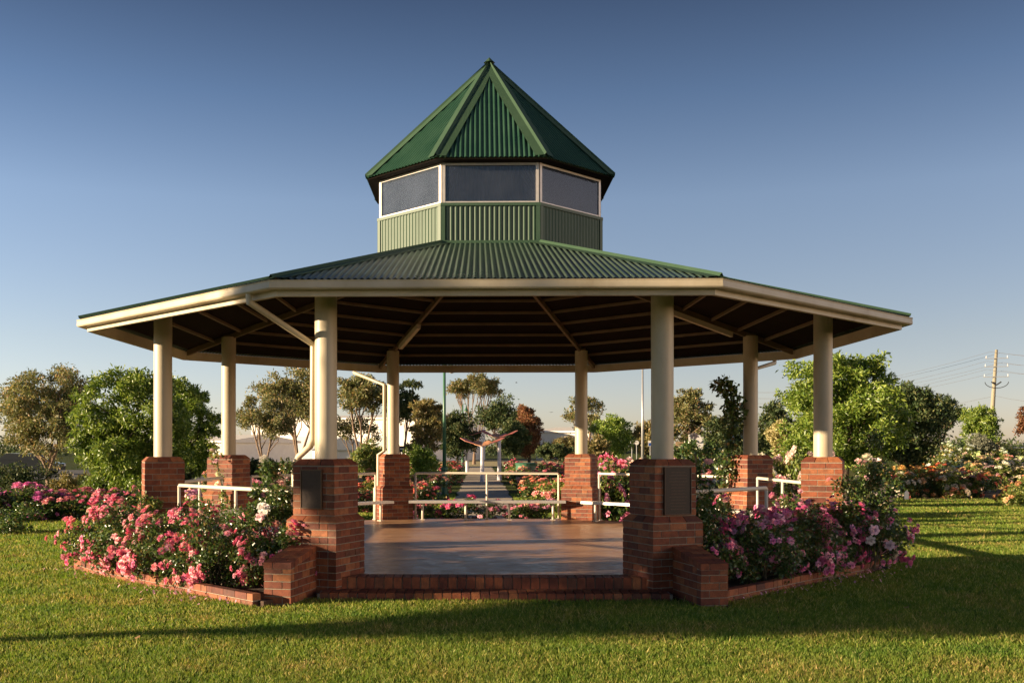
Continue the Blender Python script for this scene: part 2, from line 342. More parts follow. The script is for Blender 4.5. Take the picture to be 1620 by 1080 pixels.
# roof lines
RB0, RZ0 = 1.222*A, EYE + 0.381*A
CB = 0.3667*A; RZ1 = EYE + 0.6286*A; RB1 = CB + 0.02
SL = (RZ1 - RZ0) / (RB0 - RB1)
def roof_z(b): return RZ0 + (RB0 - b)*SL
def corrugated(b0, z0, b1, z1, half0, half1, pitch=0.0762, amp=0.0095, spp=8, sheet_mat=None):
    d = Vector((0, -(b1-b0), z1-z0)); nrm = Vector((1, 0, 0)).cross(d).normalized()
    if nrm.y > 0 and abs(nrm.z) < 0.5: nrm = -nrm
    if nrm.z < -0.01: nrm = -nrm
    us = np.arange(-half0, half0 + 1e-6, pitch/spp); V = []; Fc = []
    for u in us:
        tm = 1.0 if abs(u) <= half1 else (half0 - abs(u))/(half0 - half1)
        off = amp*math.cos(2*math.pi*u/pitch)
        for tt in (0, tm):
            V.append((u, -(b0+(b1-b0)*tt) + nrm.y*off, z0+(z1-z0)*tt + nrm.z*off))
    for i in range(len(us)-1): Fc.append((2*i, 2*i+2, 2*i+3, 2*i+1))
    return V, Fc
def flashing(b0, z0, b1, z1, w, lift, fold=0.03):      # cap over the hip on the +u side of sector 0, wings on both faces
    V = []; n = 6
    for i in range(n+1):
        tt = i/n; b = b0+(b1-b0)*tt; z = z0+(z1-z0)*tt; h = b*T; ww = min(w, h)
        V.append((h-ww, -b, z+lift*0.55))
        V.append((h-ww*0.18, -b, z+lift*0.8)); V.append((h, -b, z+lift+fold))
        c, s_ = math.cos(rad(45)), math.sin(rad(45))
        for (u, zz) in ((h-ww*0.18, lift*0.8), (h-ww, lift*0.55)):
            x, y = -u, -b; V.append((x*c - y*s_, x*s_ + y*c, z+zz))
    Fc = []
    for i in range(n):
        for j in range(4): Fc.append((i*5+j, i*5+j+1, (i+1)*5+j+1, (i+1)*5+j))
    return V, Fc
me_roof = pmesh('roof_sheet', *corrugated(RB0, RZ0, RB1, RZ1, RB0*T, RB1*T), M['faded'], True)
me_flash = pmesh('hip_flashing', *flashing(RB0+0.015, RZ0, RB1, RZ1, 0.17, 0.022), M['flash'])
UB, UZ0, UZ1 = 0.405*A, EYE + 0.884*A, EYE + 1.318*A
me_uroof = pmesh('lantern_roof_sheet', *corrugated(UB, UZ0, 0.001, UZ1, UB*T, 0.0005), M['green'], True)
me_uflash = pmesh('lantern_hip_flashing', *flashing(UB+0.02, UZ0, 0.001, UZ1, 0.17, 0.030, 0.03), M['flash'])
WZ0, WZ1 = RZ1 - 0.03, EYE + 0.751*A
me_wall = pmesh('lantern_wall_sheet', *corrugated(CB, WZ0, CB, WZ1, CB*T-0.03, CB*T-0.03, amp=0.008), M['clad'], True)
gut = [(1.2013*A+0.012, 3.632), (1.2285*A-0.015, 3.632), (1.2285*A, 3.648), (1.2285*A-0.004, 3.715), (1.2285*A+0.004, 3.735), (1.2285*A-0.012, 3.735), (1.2285*A-0.018, 3.655), (1.2013*A+0.02, 3.65), (1.2013*A+0.012, 3.66)]
me_gut = mitre(gut).mesh('gutter', M['cream'])
me_beam = mitre([(1.2013*A, ZB), (1.2013*A, ZB+0.17), (1.2013*A-0.06, ZB+0.17), (1.2013*A-0.06, ZB)]).mesh('eave_beam', M['cream'])
ring_b = [1.175, 1.06, 0.947, 0.835, 0.72, 0.61, 0.50, 0.39]
me_purl = []
for rb in ring_b[1:]:
    bb = rb*A; zt = roof_z(bb) - 0.045
    me_purl.append(mitre([(bb+0.022, zt-0.06), (bb+0.022, zt-0.01), (bb-0.022, zt-0.01), (bb-0.022, zt-0.06)]).mesh('purlin', M['purlin']))
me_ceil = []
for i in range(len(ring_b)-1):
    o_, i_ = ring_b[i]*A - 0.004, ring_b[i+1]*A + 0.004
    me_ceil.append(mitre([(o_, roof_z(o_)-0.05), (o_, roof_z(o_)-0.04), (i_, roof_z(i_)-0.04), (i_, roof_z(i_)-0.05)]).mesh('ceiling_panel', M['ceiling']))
PL = (0, 0, -FLOOR)
for k in range(8):
    rz = sector(k)
    link('roof_sheet', me_roof, pav, PL, rz); link('hip_flashing', me_flash, pav, PL, rz)
    link('gutter', me_gut, pav, PL, rz); link('eave_beam', me_beam, pav, PL, rz)
    for me in me_purl: link('purlin', me, pav, PL, rz)
    for me in me_ceil: link('ceiling_panel', me, pav, PL, rz)
    # hip rafter
    mb = MB(); p0 = Vector((1.18*A*T, -1.18*A, roof_z(1.18*A)-0.10)); p1 = Vector((0.36*A*T, -0.36*A, roof_z(0.36*A)-0.10))
    dv = (p1-p0).normalized(); sd_ = dv.cross(Vector((0, 0, 1))).normalized()*0.028
    V = []
    for p in (p0, p1):
        for sgn in (-1, 1):
            for dz in (-0.06, 0.045): V.append(p + sd_*sgn + Vector((0, 0, dz)))
    mb.add(V, [(0,1,3,2), (4,6,7,5), (0,4,5,1), (2,3,7,6), (0,2,6,4), (1,5,7,3)])
    link('hip_rafter', mb.mesh('hip_rafter', M['purlin']), pav, PL, rz)
    # lantern
    link('lantern_wall_sheet', me_wall, pav, PL, rz)
    link('lantern_roof_sheet', me_uroof, pav, PL, rz); link('lantern_hip_flashing', me_uflash, pav, PL, rz)
    PV(mitre([(CB+0.022, WZ1-0.035), (CB+0.022, WZ1+0.012), (CB-0.06, WZ1+0.012), (CB-0.06, WZ1-0.035)]), 'wall_cap', M['flash'], rz=rz)
    PV(mitre([(CB+0.05, RZ1-0.03), (CB+0.016, RZ1+0.045), (CB+0.010, RZ1+0.045), (CB+0.010, RZ1-0.03)]), 'apron_flashing', M['flash'], rz=rz)
    mb = MB(); h = CB*T; mb.box(h-0.06, h+0.003, -CB-0.016, -CB+0.0, WZ0, WZ1-0.036); PV(mb, 'corner_trim', M['flash'], rz=rz)
    mb = MB(); h = CB*T; mb.box(-h-0.003, -h+0.06, -CB-0.016, -CB+0.0, WZ0, WZ1-0.036); PV(mb, 'corner_trim', M['flash'], rz=rz)
    # window of the lantern: frame + pane
    b = CB - 0.03; h = b*T; zt = UZ0 - 0.035; fr = MB()
    fr.box(-h+0.004, -h+0.05, -b-0.02, -b+0.02, WZ1+0.013, zt); fr.box(h-0.05, h-0.004, -b-0.02, -b+0.02, WZ1+0.013, zt)
    fr.box(-h+0.051, h-0.051, -b-0.018, -b+0.018, zt-0.035, zt-0.002); fr.box(-h+0.051, h-0.051, -b-0.018, -b+0.018, WZ1+0.013, WZ1+0.04)
    w = PV(fr, 'window', M['alu'], rz=rz)
    pn = MB().box(-h+0.051, h-0.051, -b-0.004, -b+0.004, WZ1+0.041, zt-0.036); link('pane', pn.mesh('pane', M['glass']), w)
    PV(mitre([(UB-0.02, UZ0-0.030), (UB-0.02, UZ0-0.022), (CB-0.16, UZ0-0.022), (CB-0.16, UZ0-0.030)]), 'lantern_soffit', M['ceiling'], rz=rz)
# top knob where the hips meet
PV(MB().tube([(0, 0, UZ1+0.01), (0, 0, UZ1+0.055), (0, 0, UZ1+0.10)], [0.10, 0.055, 0.008], 8), 'finial_cap', M['flash'])
PIER_TOP = 1.677
verts8 = [Vector((R*math.cos(rad(-67.5+45*k)), R*math.sin(rad(-67.5+45*k)), 0)) for k in range(8)]   # 0 = front right, counter-clockwise
for v in verts8:
    zt = roof_z(A) - 0.10
    o = PV(MB().tube([(v.x, v.y, PIER_TOP-0.003), (v.x, v.y, zt)], 0.139, 40), 'column', M['cream']); autosmooth(o)
    o2 = MB().box(v.x-0.09, v.x+0.09, v.y-0.09, v.y+0.09, zt-0.02, zt+0.05).mesh('column_head', M['purlin'])
    link('column_head', o2, pav, PL)
# downpipes: front left, back left, back right, each hugging its column
def downpipe(start, knee, bottom_pts, r=0.042):
    pts = [start, start + Vector((0, 0, -0.12)), knee] + bottom_pts
    o = PV(MB().tube(pts, r, 12), 'downpipe', M['cream']); return autosmooth(o)
def vcol(k, out, side):                # point beside a column, out along the radius, side along the tangent
    v = verts8[k]; n = v.normalized(); tg = Vector((-n.y, n.x, 0)); return v + n*out + tg*side
fl = verts8[7]
kx = vcol(7, -0.04, -0.21)
downpipe(Vector((-0.572*A, -1.150*A, 3.66)), Vector((kx.x, kx.y, 3.12)), [Vector((kx.x, kx.y, 1.92)), Vector((kx.x-0.04, kx.y+0.04, 1.84)), Vector((kx.x-0.22, kx.y+0.20, 1.70)), Vector((kx.x-0.28, kx.y+0.24, 1.58)), Vector((kx.x-0.28, kx.y+0.24, 0.05))])
kx = vcol(4, 0.03, 0.19)
downpipe(Vector((-0.60*A, 1.125*A, 3.66)), Vector((kx.x, kx.y, 3.22)), [Vector((kx.x, kx.y, 1.75)), Vector((kx.x-0.14, kx.y+0.05, 1.66)), Vector((kx.x-0.14, kx.y+0.05, 0.98)), Vector((kx.x-0.22, kx.y+0.10, 0.90)), Vector((kx.x-0.22, kx.y+0.10, 0.05))])
kx = vcol(2, 0.10, 0.17)
downpipe(Vector((1.15*A, 0.62*A, 3.66)), Vector((kx.x, kx.y, 3.32)), [Vector((kx.x, kx.y, 1.75)), Vector((kx.x+0.18, kx.y+0.1, 1.6)), Vector((kx.x+0.18, kx.y+0.1, 0.05))])
# batten lights fixed under two hip rafters
for (k, b0, b1) in ((4, 0.90, 0.68), (2, 0.92, 0.64)):
    d0 = verts8[k].normalized()/math.cos(rad(22.5)); mb = MB()
    p0 = d0*b0*A; p1 = d0*b1*A; p0.z = roof_z(b0*A)-0.20; p1.z = roof_z(b1*A)-0.20
    sd_ = Vector((-d0.y, d0.x, 0)).normalized()*0.05; V = []
    for p in (p0, p1):
        for sgn in (-1, 1):
            for dz in (-0.055, 0.035): V.append(p + sd_*sgn*(1 if dz > 0 else 0.8) + Vector((0, 0, dz)))
    mb.add(V, [(0,1,3,2), (4,6,7,5), (0,4,5,1), (2,3,7,6), (0,2,6,4), (1,5,7,3)])
    PV(mb, 'batten_light', M['diffuser'])

# ================================================================== BRICKWORK
BC = {}
def brick_me(lx, ly, lz):
    key = (round(lx, 3), round(ly, 3), round(lz, 3))
    if key not in BC:
        c = 0.004; mb = MB()      # box with a worn (chamfered) rim on the long edges
        x, y, z = lx/2, ly/2, lz/2
        V = []
        for zz, ins in ((-z, c), (-z+c, 0), (z-c, 0), (z, c)):
            V += [(-x+ins, -y+ins, zz), (x-ins, -y+ins, zz), (x-ins, y-ins, zz), (-x+ins, y-ins, zz)]
        Fc = [(3, 2, 1, 0), (12, 13, 14, 15)]
        for l in range(3):
            for j in range(4): Fc.append((l*4+j, l*4+(j+1) % 4, (l+1)*4+(j+1) % 4, (l+1)*4+j))
        BC[key] = pmesh('brick', V, Fc, M['brick'])
    return BC[key]
rb = random.Random(3)
def brick(parent, cx, cy, cz, lx, ly, lz, rz=0.0):
    j = 0.0012
    return link('brick', brick_me(lx, ly, lz), parent, (cx + rb.uniform(-j, j), cy + rb.uniform(-j, j), cz), rz + rb.uniform(-0.004, 0.004))
CO = 0.086; BH = 0.076; J = 0.010
def ring_course(par, w, z, flip):
    th = 0.11; L = w - th - J
    lens = []; rem = L
    while rem > 0.02:
        l = min(0.23, rem); lens.append(l); rem -= l + J
    for s in range(4):
        a = rad(90*s); u = -w/2
        seq = lens if not flip else lens[::-1]
        for l in seq:
            uc = u + l/2
            if flip: uc = -uc
            x, y = uc, -w/2 + th/2
            X = x*math.cos(a) - y*math.sin(a); Y = x*math.sin(a) + y*math.cos(a)
            brick(par, X, Y, z + BH/2, l, th, BH, a); u += l + J
def bevel_course(par, w0, w1, z, n=3):
    key = ('bev', w0, w1, n)
    if key not in BC:
        out = []
        for i in range(n):
            V = []
            for (zz, w) in ((0.0, w0), (0.012, w0), (BH, w1)):
                for e, sg in ((i/n, 1), ((i+1)/n, -1)):
                    u = -w/2 + w*e + sg*J/2*(0.2 if (e in (0, 1)) else 1)
                    V.append((u, -w/2, zz))
                    ui = -(w-0.3)/2 + (w-0.3)*e
                    V.append((ui, -w/2+0.15, zz))
            # per level: 0 outer-left,1 inner-left,2 outer-right,3 inner-right
            Fc = []
            for l in range(2):
                q = [l*4+0, l*4+2, l*4+3, l*4+1]; q2 = [i_+4 for i_ in q]
                for j in range(4): Fc.append((q[j], q[(j+1) % 4], q2[(j+1) % 4], q2[j]))
            Fc += [(1, 3, 2, 0), (8, 10, 11, 9)]
            out.append(pmesh('bevelled_brick', V, Fc, M['brick']))
        BC[key] = out
    for s in range(4):
        for me in BC[key]: link('bevelled_brick', me, par, (0, 0, z), rad(90*s))
WU, WL_ = 0.59, 0.71
pier_labels = ['front right brick pier beside the steps carrying the larger dark plaque',
 'brick pier at the right behind the tall climbing rose, half hidden by it',
 'right rear brick pier behind the purple roses with vine beside its column',
 'brick pier at the back right of the floor, brightly sunlit orange',
 'brick pier at the back left of the floor with downpipe beside it',
 'far left brick pier with thin rose vine climbing its sunlit face',
 'leftmost brick pier rising from the pink rose bushes',
 'front left brick pier beside the steps carrying the smaller bronze plaque']
piers = []
for k, v in enumerate(verts8):
    ang = math.atan2(v.y, v.x) + rad(90)
    p = tag(empty('brick_pier', (v.x, v.y, 0), ang), pier_labels[k], 'pier', 'brick piers round the pavilion'); piers.append(p)
    zl = 0.903
    core = MB().box(-WL_/2+0.005, WL_/2-0.005, -WL_/2+0.005, WL_/2-0.005, -0.05, zl+0.004)
    core.box(-WU/2+0.005, WU/2-0.005, -WU/2+0.005, WU/2-0.005, zl+0.003, PIER_TOP-0.085)
    # mortar behind the two bevelled courses
    for (z0, w0, w1) in ((zl, WL_, WU), (PIER_TOP-CO, WU, WU-0.13)):
        a0, a1 = w0/2-0.006, w1/2-0.006
        core.add([(-a0,-a0,z0), (a0,-a0,z0), (a0,a0,z0), (-a0,a0,z0), (-a1,-a1,z0+0.074), (a1,-a1,z0+0.074), (a1,a1,z0+0.074), (-a1,a1,z0+0.074)], [(0,1,5,4), (1,2,6,5), (2,3,7,6), (3,0,4,7), (4,5,6,7)])
    core.obj('mortar_core', M['mortar'], p)
    z = zl - CO; c = 0
    while z > -0.09: ring_course(p, WL_, z, c % 2 == 1); z -= CO; c += 1
    bevel_course(p, WL_, WU, zl + 0.002)
    z = zl + CO; 
    for c in range(7): ring_course(p, WU, z, c % 2 == 0); z += CO
    bevel_course(p, WU, WU-0.13, PIER_TOP - CO + 0.006)
    for i in range(3):   # bricks of the flat top, seen edge-on under the column
        brick(p, 0, -0.153+0.153*i, PIER_TOP - BH/2 - 0.002, 0.44, 0.14, BH)
# plaques on the two front piers (part of each pier)
def plaque(p, cx, cz, w, h, nl, mat='bronze'):
    y = -WU/2
    pl = MB().box(cx-w/2, cx+w/2, y-0.022, y+0.004, cz-h/2, cz+h/2).obj('plaque', M[mat], p)
    fr = MB(); e = 0.012
    fr.box(cx-w/2-e, cx-w/2, y-0.03, y, cz-h/2-e, cz+h/2+e); fr.box(cx+w/2, cx+w/2+e, y-0.03, y, cz-h/2-e, cz+h/2+e)
    fr.box(cx-w/2, cx+w/2, y-0.03, y, cz+h/2, cz+h/2+e); fr.box(cx-w/2, cx+w/2, y-0.03, y, cz-h/2-e, cz-h/2)
    fr.obj('plaque_frame', M['bronze_edge' if mat == 'bronze' else 'bronze'], pl)
    rr = random.Random(nl)
    for i in range(nl):
        z = cz + h*0.40 - i*h*0.8/(nl-1); L = w*rr.uniform(0.5, 0.8)
        MB().box(cx-L/2, cx+L/2, y-0.0245, y-0.0215, z-0.005, z+0.005).obj('raised_line', M['bronze_line'], pl)
plaque(piers[7], -0.02, 1.305, 0.28, 0.46, 10)
plaque(piers[0], 0.02, 1.29, 0.36, 0.56, 13, 'dark_bronze')

# steps between the front piers
st = tag(empty('brick_steps', (0, -A, 0)), 'two low brick steps leading up to the pavilion floor', 'steps')
xw = R*math.sin(rad(22.5)) - 0.20
mo = MB().box(-xw-0.16, xw+0.16, -0.31, -0.003, -0.05, FLOOR-0.012); mo.box(-xw-0.2, xw+0.2, -0.69, -0.312, -0.05, 0.078)
mo.obj('mortar_bed', M['mortar'], st)
n = int(2*xw/0.1105)
for i in range(n):
    x = -xw + (i+0.5)*2*xw/n
    brick(st, x, -0.165, FLOOR - 0.07 + 0.002, 0.1, 0.325, 0.14)
xw2 = xw + 0.17; n = int(2*xw2/0.1105)
for i in range(n):
    x = -xw2 + (i+0.5)*2*xw2/n
    brick(st, x, -0.425, 0.046, 0.1, 0.18, 0.096)
    brick(st, x, -0.615, 0.046, 0.1, 0.18, 0.096)
# splayed wing walls with sloping brick coping
def clip(poly, y0, z0, s):            # keep z <= z0 + s*(y-y0)
    out = []; f = lambda p: p[1] - (z0 + s*(p[0]-y0))
    for i in range(len(poly)):
        a, b_ = poly[i], poly[(i+1) % len(poly)]; fa, fb = f(a), f(b_)
        if fa <= 0: out.append(a)
        if (fa < 0) != (fb < 0) and fa != fb:
            tt = fa/(fa-fb); out.append((a[0]+(b_[0]-a[0])*tt, a[1]+(b_[1]-a[1])*tt))
    return out
def wing(sx, label):
    W2 = 0.165; ang = rad(12)*(-1 if sx < 0 else 1)
    ex = sx*0.46*A; ey = -1.227*A; cx = ex + sx*W2*math.cos(ang); cy = ey + (W2*math.sin(abs(ang)))
    w = tag(empty('wing_wall', (cx, cy, 0), ang), label, 'wall', 'wing walls flanking the steps')
    L = 1.34; s = 0.150; zb0 = 0.425
    MB().prism([(0.005, -0.05), (L, -0.05), (L, zb0 + s*L), (0.005, zb0)], 'x', -W2+0.005, W2-0.005).obj('mortar_core', M['mortar'], w)
    c = 0; z = -0.06
    while z < zb0 + s*L:
        for side in (-1, 1):
            y = 0.12 + (0.12 if c % 2 else 0.0)
            segs = [] if c % 2 == 0 else [(0.12, 0.23)]
            while y < L: segs.append((y, min(y+0.23, L))); y += 0.24
            for (y0, y1) in segs:
                pg = clip([(y0, z), (y1, z), (y1, z+BH), (y0, z+BH)], 0, zb0-0.006, s)
                if len(pg) < 3 or max(q[1] for q in pg)-z < 0.012: continue
                if side < 0: mb = MB().prism(pg, 'x', -W2, -W2+0.1)
                else: mb = MB().prism(pg, 'x', W2-0.1, W2)
                mb.obj('brick', M['brick'], w)
        if True:
            z1 = min(BH, zb0 - 0.004 - z)
            if z1 > 0.006:
                xs_ = [(-W2, 0.055), (0.065, W2)] if c % 2 else [(-W2, -0.065), (-0.055, W2)]
                for (x0, x1) in xs_: brick(w, (x0+x1)/2, 0.055, z + z1/2, x1-x0, 0.11, z1)
        z += CO; c += 1
    # coping: rows of bricks laid on the slope
    MB().prism([(0.004, zb0), (L, zb0 + s*L), (L, zb0 + s*L + 0.062), (0.004, zb0 + 0.062)], 'x', -W2+0.006, W2-0.006).obj('coping_mortar', M['mortar'], w)
    y = 0.0; i = 0
    while y < L - 0.05:
        y1 = min(y + 0.105, L)
        xs_ = [(-W2-0.004, 0.055), (0.065, W2+0.004)] if i % 2 else [(-W2-0.004, -0.065), (-0.055, W2+0.004)]
        for (x0, x1) in xs_:
            a0, a1 = zb0 + s*y, zb0 + s*y1
            MB().prism([(y-0.004 if i == 0 else y, a0+0.001), (y1, a1+0.001), (y1, a1+0.072), (y-0.004 if i == 0 else y, a0+0.072)], 'x', x0, x1).obj('coping_brick', M['brick'], w)
        y = y1 + 0.009; i += 1
wing(-1, 'low splayed brick wing wall left of the steps, its end sunlit')
wing(1, 'low splayed brick wing wall right of the steps, its inner side partly sunlit')

# railings and benches in the bays
def bay_frame(k):                     # bay k lies between vertex k and k+1
    a, b_ = verts8[k], verts8[(k+1) % 8]; mid = (a+b_)/2; d = (b_-a).normalized()
    return mid, math.atan2(d.y, d.x), (b_-a).length
RT = EYE - 0.107*A
rail_lab = {0: 'short white handrail in the front right bay rising from the purple roses', 1: 'white handrail between the two right hand piers', 2: 'white handrail at the back right, right of the sunlit orange pier',
            3: 'white handrail in the middle of the back bay before the path', 4: 'white handrail at the back left, left of the pier with downpipe', 5: 'white handrail between the two left hand piers', 6: 'brightly lit white handrail above the pink roses at front left'}
bench_lab = {0: 'slim plank bench inside the front right bay behind the purple roses', 1: 'slim plank bench between the two right hand piers', 2: 'slim plank bench at the back right beside the sunlit orange pier',
             3: 'slim plank bench in the middle of the back bay before the path', 4: 'slim plank bench at the back left by the pier with downpipe', 5: 'slim plank bench between the two left hand piers', 6: 'slim plank bench inside the front left bay behind the pink roses'}
for k in range(7):
    mid, ang, L = bay_frame(k)
    h = 1.60; x0, x1 = -h, h
    if k == 0: x0, x1 = -h, 0.42
    r = tag(empty('handrail', (mid.x, mid.y, FLOOR), ang), rail_lab[k], 'handrail', 'white handrails round the pavilion')
    H = RT - FLOOR
    o = MB().tube([(x0, 0, H-0.05), (x0+0.02, 0, H-0.025), (x1-0.02, 0, H-0.025), (x1, 0, H-0.05)], 0.028, 10).obj('top_rail', M['rail'], r, smooth=True)
    xs_ = [x0, (x0+x1)/2, x1] if k else [x0, x1]
    for x in xs_:
        MB().tube([(x, 0, 0), (x, 0, H-0.045)], 0.024, 10).obj('post', M['rail'], r, smooth=True)
        MB().box(x-0.05, x+0.05, -0.05, 0.05, 0.0, 0.012).obj('base_plate', M['rail'], r)
    if k == 0: continue
    mid2 = mid - mid.normalized()*0.36
    bch = tag(empty('plank_bench', (mid2.x, mid2.y, FLOOR), ang), bench_lab[k], 'bench', 'plank benches round the pavilion floor')
    for (y0, y1) in ((-0.13, -0.004), (0.004, 0.13)):
        MB().box(-1.72, 1.72, y0, y1, 0.37, 0.425).obj('seat_plank', M['alu'], bch)
    for x in (-1.45, -0.49, 0.47, 1.42):
        MB().tube([(x, 0, 0), (x, 0, 0.37)], 0.026, 10).obj('leg', M['rail'], bch, smooth=True)
        MB().box(x-0.05, x+0.05, -0.06, 0.06, 0, 0.012).obj('foot', M['rail'], bch)

# brick edging of the two front beds
def edging(pts, label, courses):
    e = tag(empty('brick_edging', (*pts[0], 0)), label, 'edging', 'brick edgings of the front rose beds')
    o = Vector((*pts[0], 0)); dist = 0
    for i in range(len(pts)-1):
        a = Vector((*pts[i], 0)); b_ = Vector((*pts[i+1], 0)); d = b_-a; L = d.length; d.normalize(); ang = math.atan2(d.y, d.x); n = max(1, round(L/0.24))
        mm = (a+b_)/2 - o
        MB().box(-L/2+0.006, L/2-0.006, -0.048, 0.048, -0.03, courses*CO-0.024).obj('mortar_core', M['mortar'], e, (mm.x, mm.y, 0), ang)
        for c in range(courses):
            cuts = [0.0] + [(j + (0.5 if c else 1.0))*L/n for j in range(n if c else n-1)] + [L]
            for q0, q1 in zip(cuts[:-1], cuts[1:]):
                q = a + d*((q0+q1)/2) - o; brick(e, q.x, q.y, c*CO + 0.03, q1-q0-J, 0.11, BH, ang)
def diag(nx, ny, b, u): return (nx*b*A*0.70711 + (-ny)*0.70711*u*A, ny*b*A*0.70711 + nx*0.70711*u*A)
# left bed: normal (-1,-1)/sqrt2, right bed: (1,-1)/sqrt2
def LB(b, u): return (-0.70711*b*A + 0.70711*u*A, -0.70711*b*A - 0.70711*u*A)     # u grows to the front
def RB_(b, u): return (0.70711*b*A - 0.70711*u*A, -0.70711*b*A - 0.70711*u*A)
edging([LB(1.255, 0.50), LB(1.255, 0.30), LB(1.26, 0.0), LB(1.26, -0.30), LB(1.23, -0.50), LB(1.14, -0.66)], 'pale sunlit brick edging below the pink roses at left', 2)
edging([RB_(1.19, 0.46), RB_(1.18, 0.2), RB_(1.17, 0.0), RB_(1.17, -0.30), RB_(1.14, -0.46), RB_(1.06, -0.58)], 'shaded brick edging below the purple roses at right', 2)
struct(MB().prism([LB(1.25, 0.52), LB(1.0, 0.42), LB(1.0, -0.6), LB(1.14, -0.66), LB(1.22, -0.50), LB(1.25, -0.3)][::-1], 'z', 0.0, 0.075).obj('rose_bed_soil', M['soil']))
struct(MB().prism([RB_(1.18, 0.5), RB_(1.0, 0.42), RB_(1.0, -0.55), RB_(1.06, -0.58), RB_(1.13, -0.46), RB_(1.165, -0.3)], 'z', 0.0, 0.075).obj('rose_bed_soil', M['soil']))

# ================================================================== FOLIAGE
def leaf_quads(rng, P, Nrm, length, width, droop=0.0):
    """P (n,3) leaf bases, Nrm (n,3) outward directions -> folded diamond leaves (4 verts, 2 tris)."""
    n = len(P)
    d = rng.standard_normal((n, 3)); d += Nrm*0.6; d[:, 2] -= droop; d /= np.linalg.norm(d, axis=1)[:, None] + 1e-9
    r = rng.standard_normal((n, 3)) + Nrm*0.5; s = np.cross(d, r); s /= np.linalg.norm(s, axis=1)[:, None] + 1e-9
    nn = np.cross(s, d)
    L = (length*(0.65 + 0.7*rng.random(n)))[:, None]; Wd = (width*(0.7 + 0.6*rng.random(n)))[:, None]
    a = P; c = P + d*L; m_ = P + d*L*0.45
    b1 = m_ + s*Wd*0.5 + nn*Wd*0.18; b2 = m_ - s*Wd*0.5 + nn*Wd*0.18
    V = np.stack([a, b1, c, b2], 1).reshape(-1, 3); i = np.arange(n)*4
    Fc = np.concatenate([np.stack([i, i+1, i+2], -1), np.stack([i, i+2, i+3], -1)])
    return V, Fc
def in_ball(rng, n, shell=0.5):
    v = rng.standard_normal((n, 3)); v /= np.linalg.norm(v, axis=1)[:, None]
    r = rng.random(n)**shell; return v*r[:, None], v
def clumps_leaves(rng, C_, Rc, n, length, width, flat=0.8, droop=0.0, shell=0.4):
    w = Rc**2; idx = rng.choice(len(C_), n, p=w/w.sum())
    off, nrm = in_ball(rng, n, shell); off = off*Rc[idx][:, None]; off[:, 2] *= flat
    off += rng.standard_normal((n, 3))*0.06*Rc[idx][:, None]
    return leaf_quads(rng, C_[idx]+off, nrm, length, width, droop)

def tree_leaves(rng, C_, Rc, n, length, width, flat, droop):
    S = []; Q = []
    cc = C_.mean(0)
    for c, r in zip(C_, Rc):
        m_ = int(rng.integers(6, 11)); out = (c-cc)/(np.linalg.norm(c-cc)+1e-6)
        for j in range(m_):
            dv = rng.standard_normal(3) + out*0.55 + np.array([0, 0, 0.35]); dv /= np.linalg.norm(dv)
            S.append(c + dv*r*rng.uniform(0.35, 1.15)*np.array([1, 1, flat])); Q.append(r*rng.uniform(0.20, 0.46))
    S = np.array(S); Q = np.array(Q); w = Q**2; idx = rng.choice(len(S), n, p=w/w.sum())
    off, nrm = in_ball(rng, n, 0.45); off = off*Q[idx][:, None]; off[:, 2] *= 0.75
    far = rng.random(n) < 0.07; off[far] *= 1.7
    nrm = nrm + np.array([0, 0, 0.5])
    return leaf_quads(rng, S[idx]+off, nrm, length, width, droop)
GT = {}
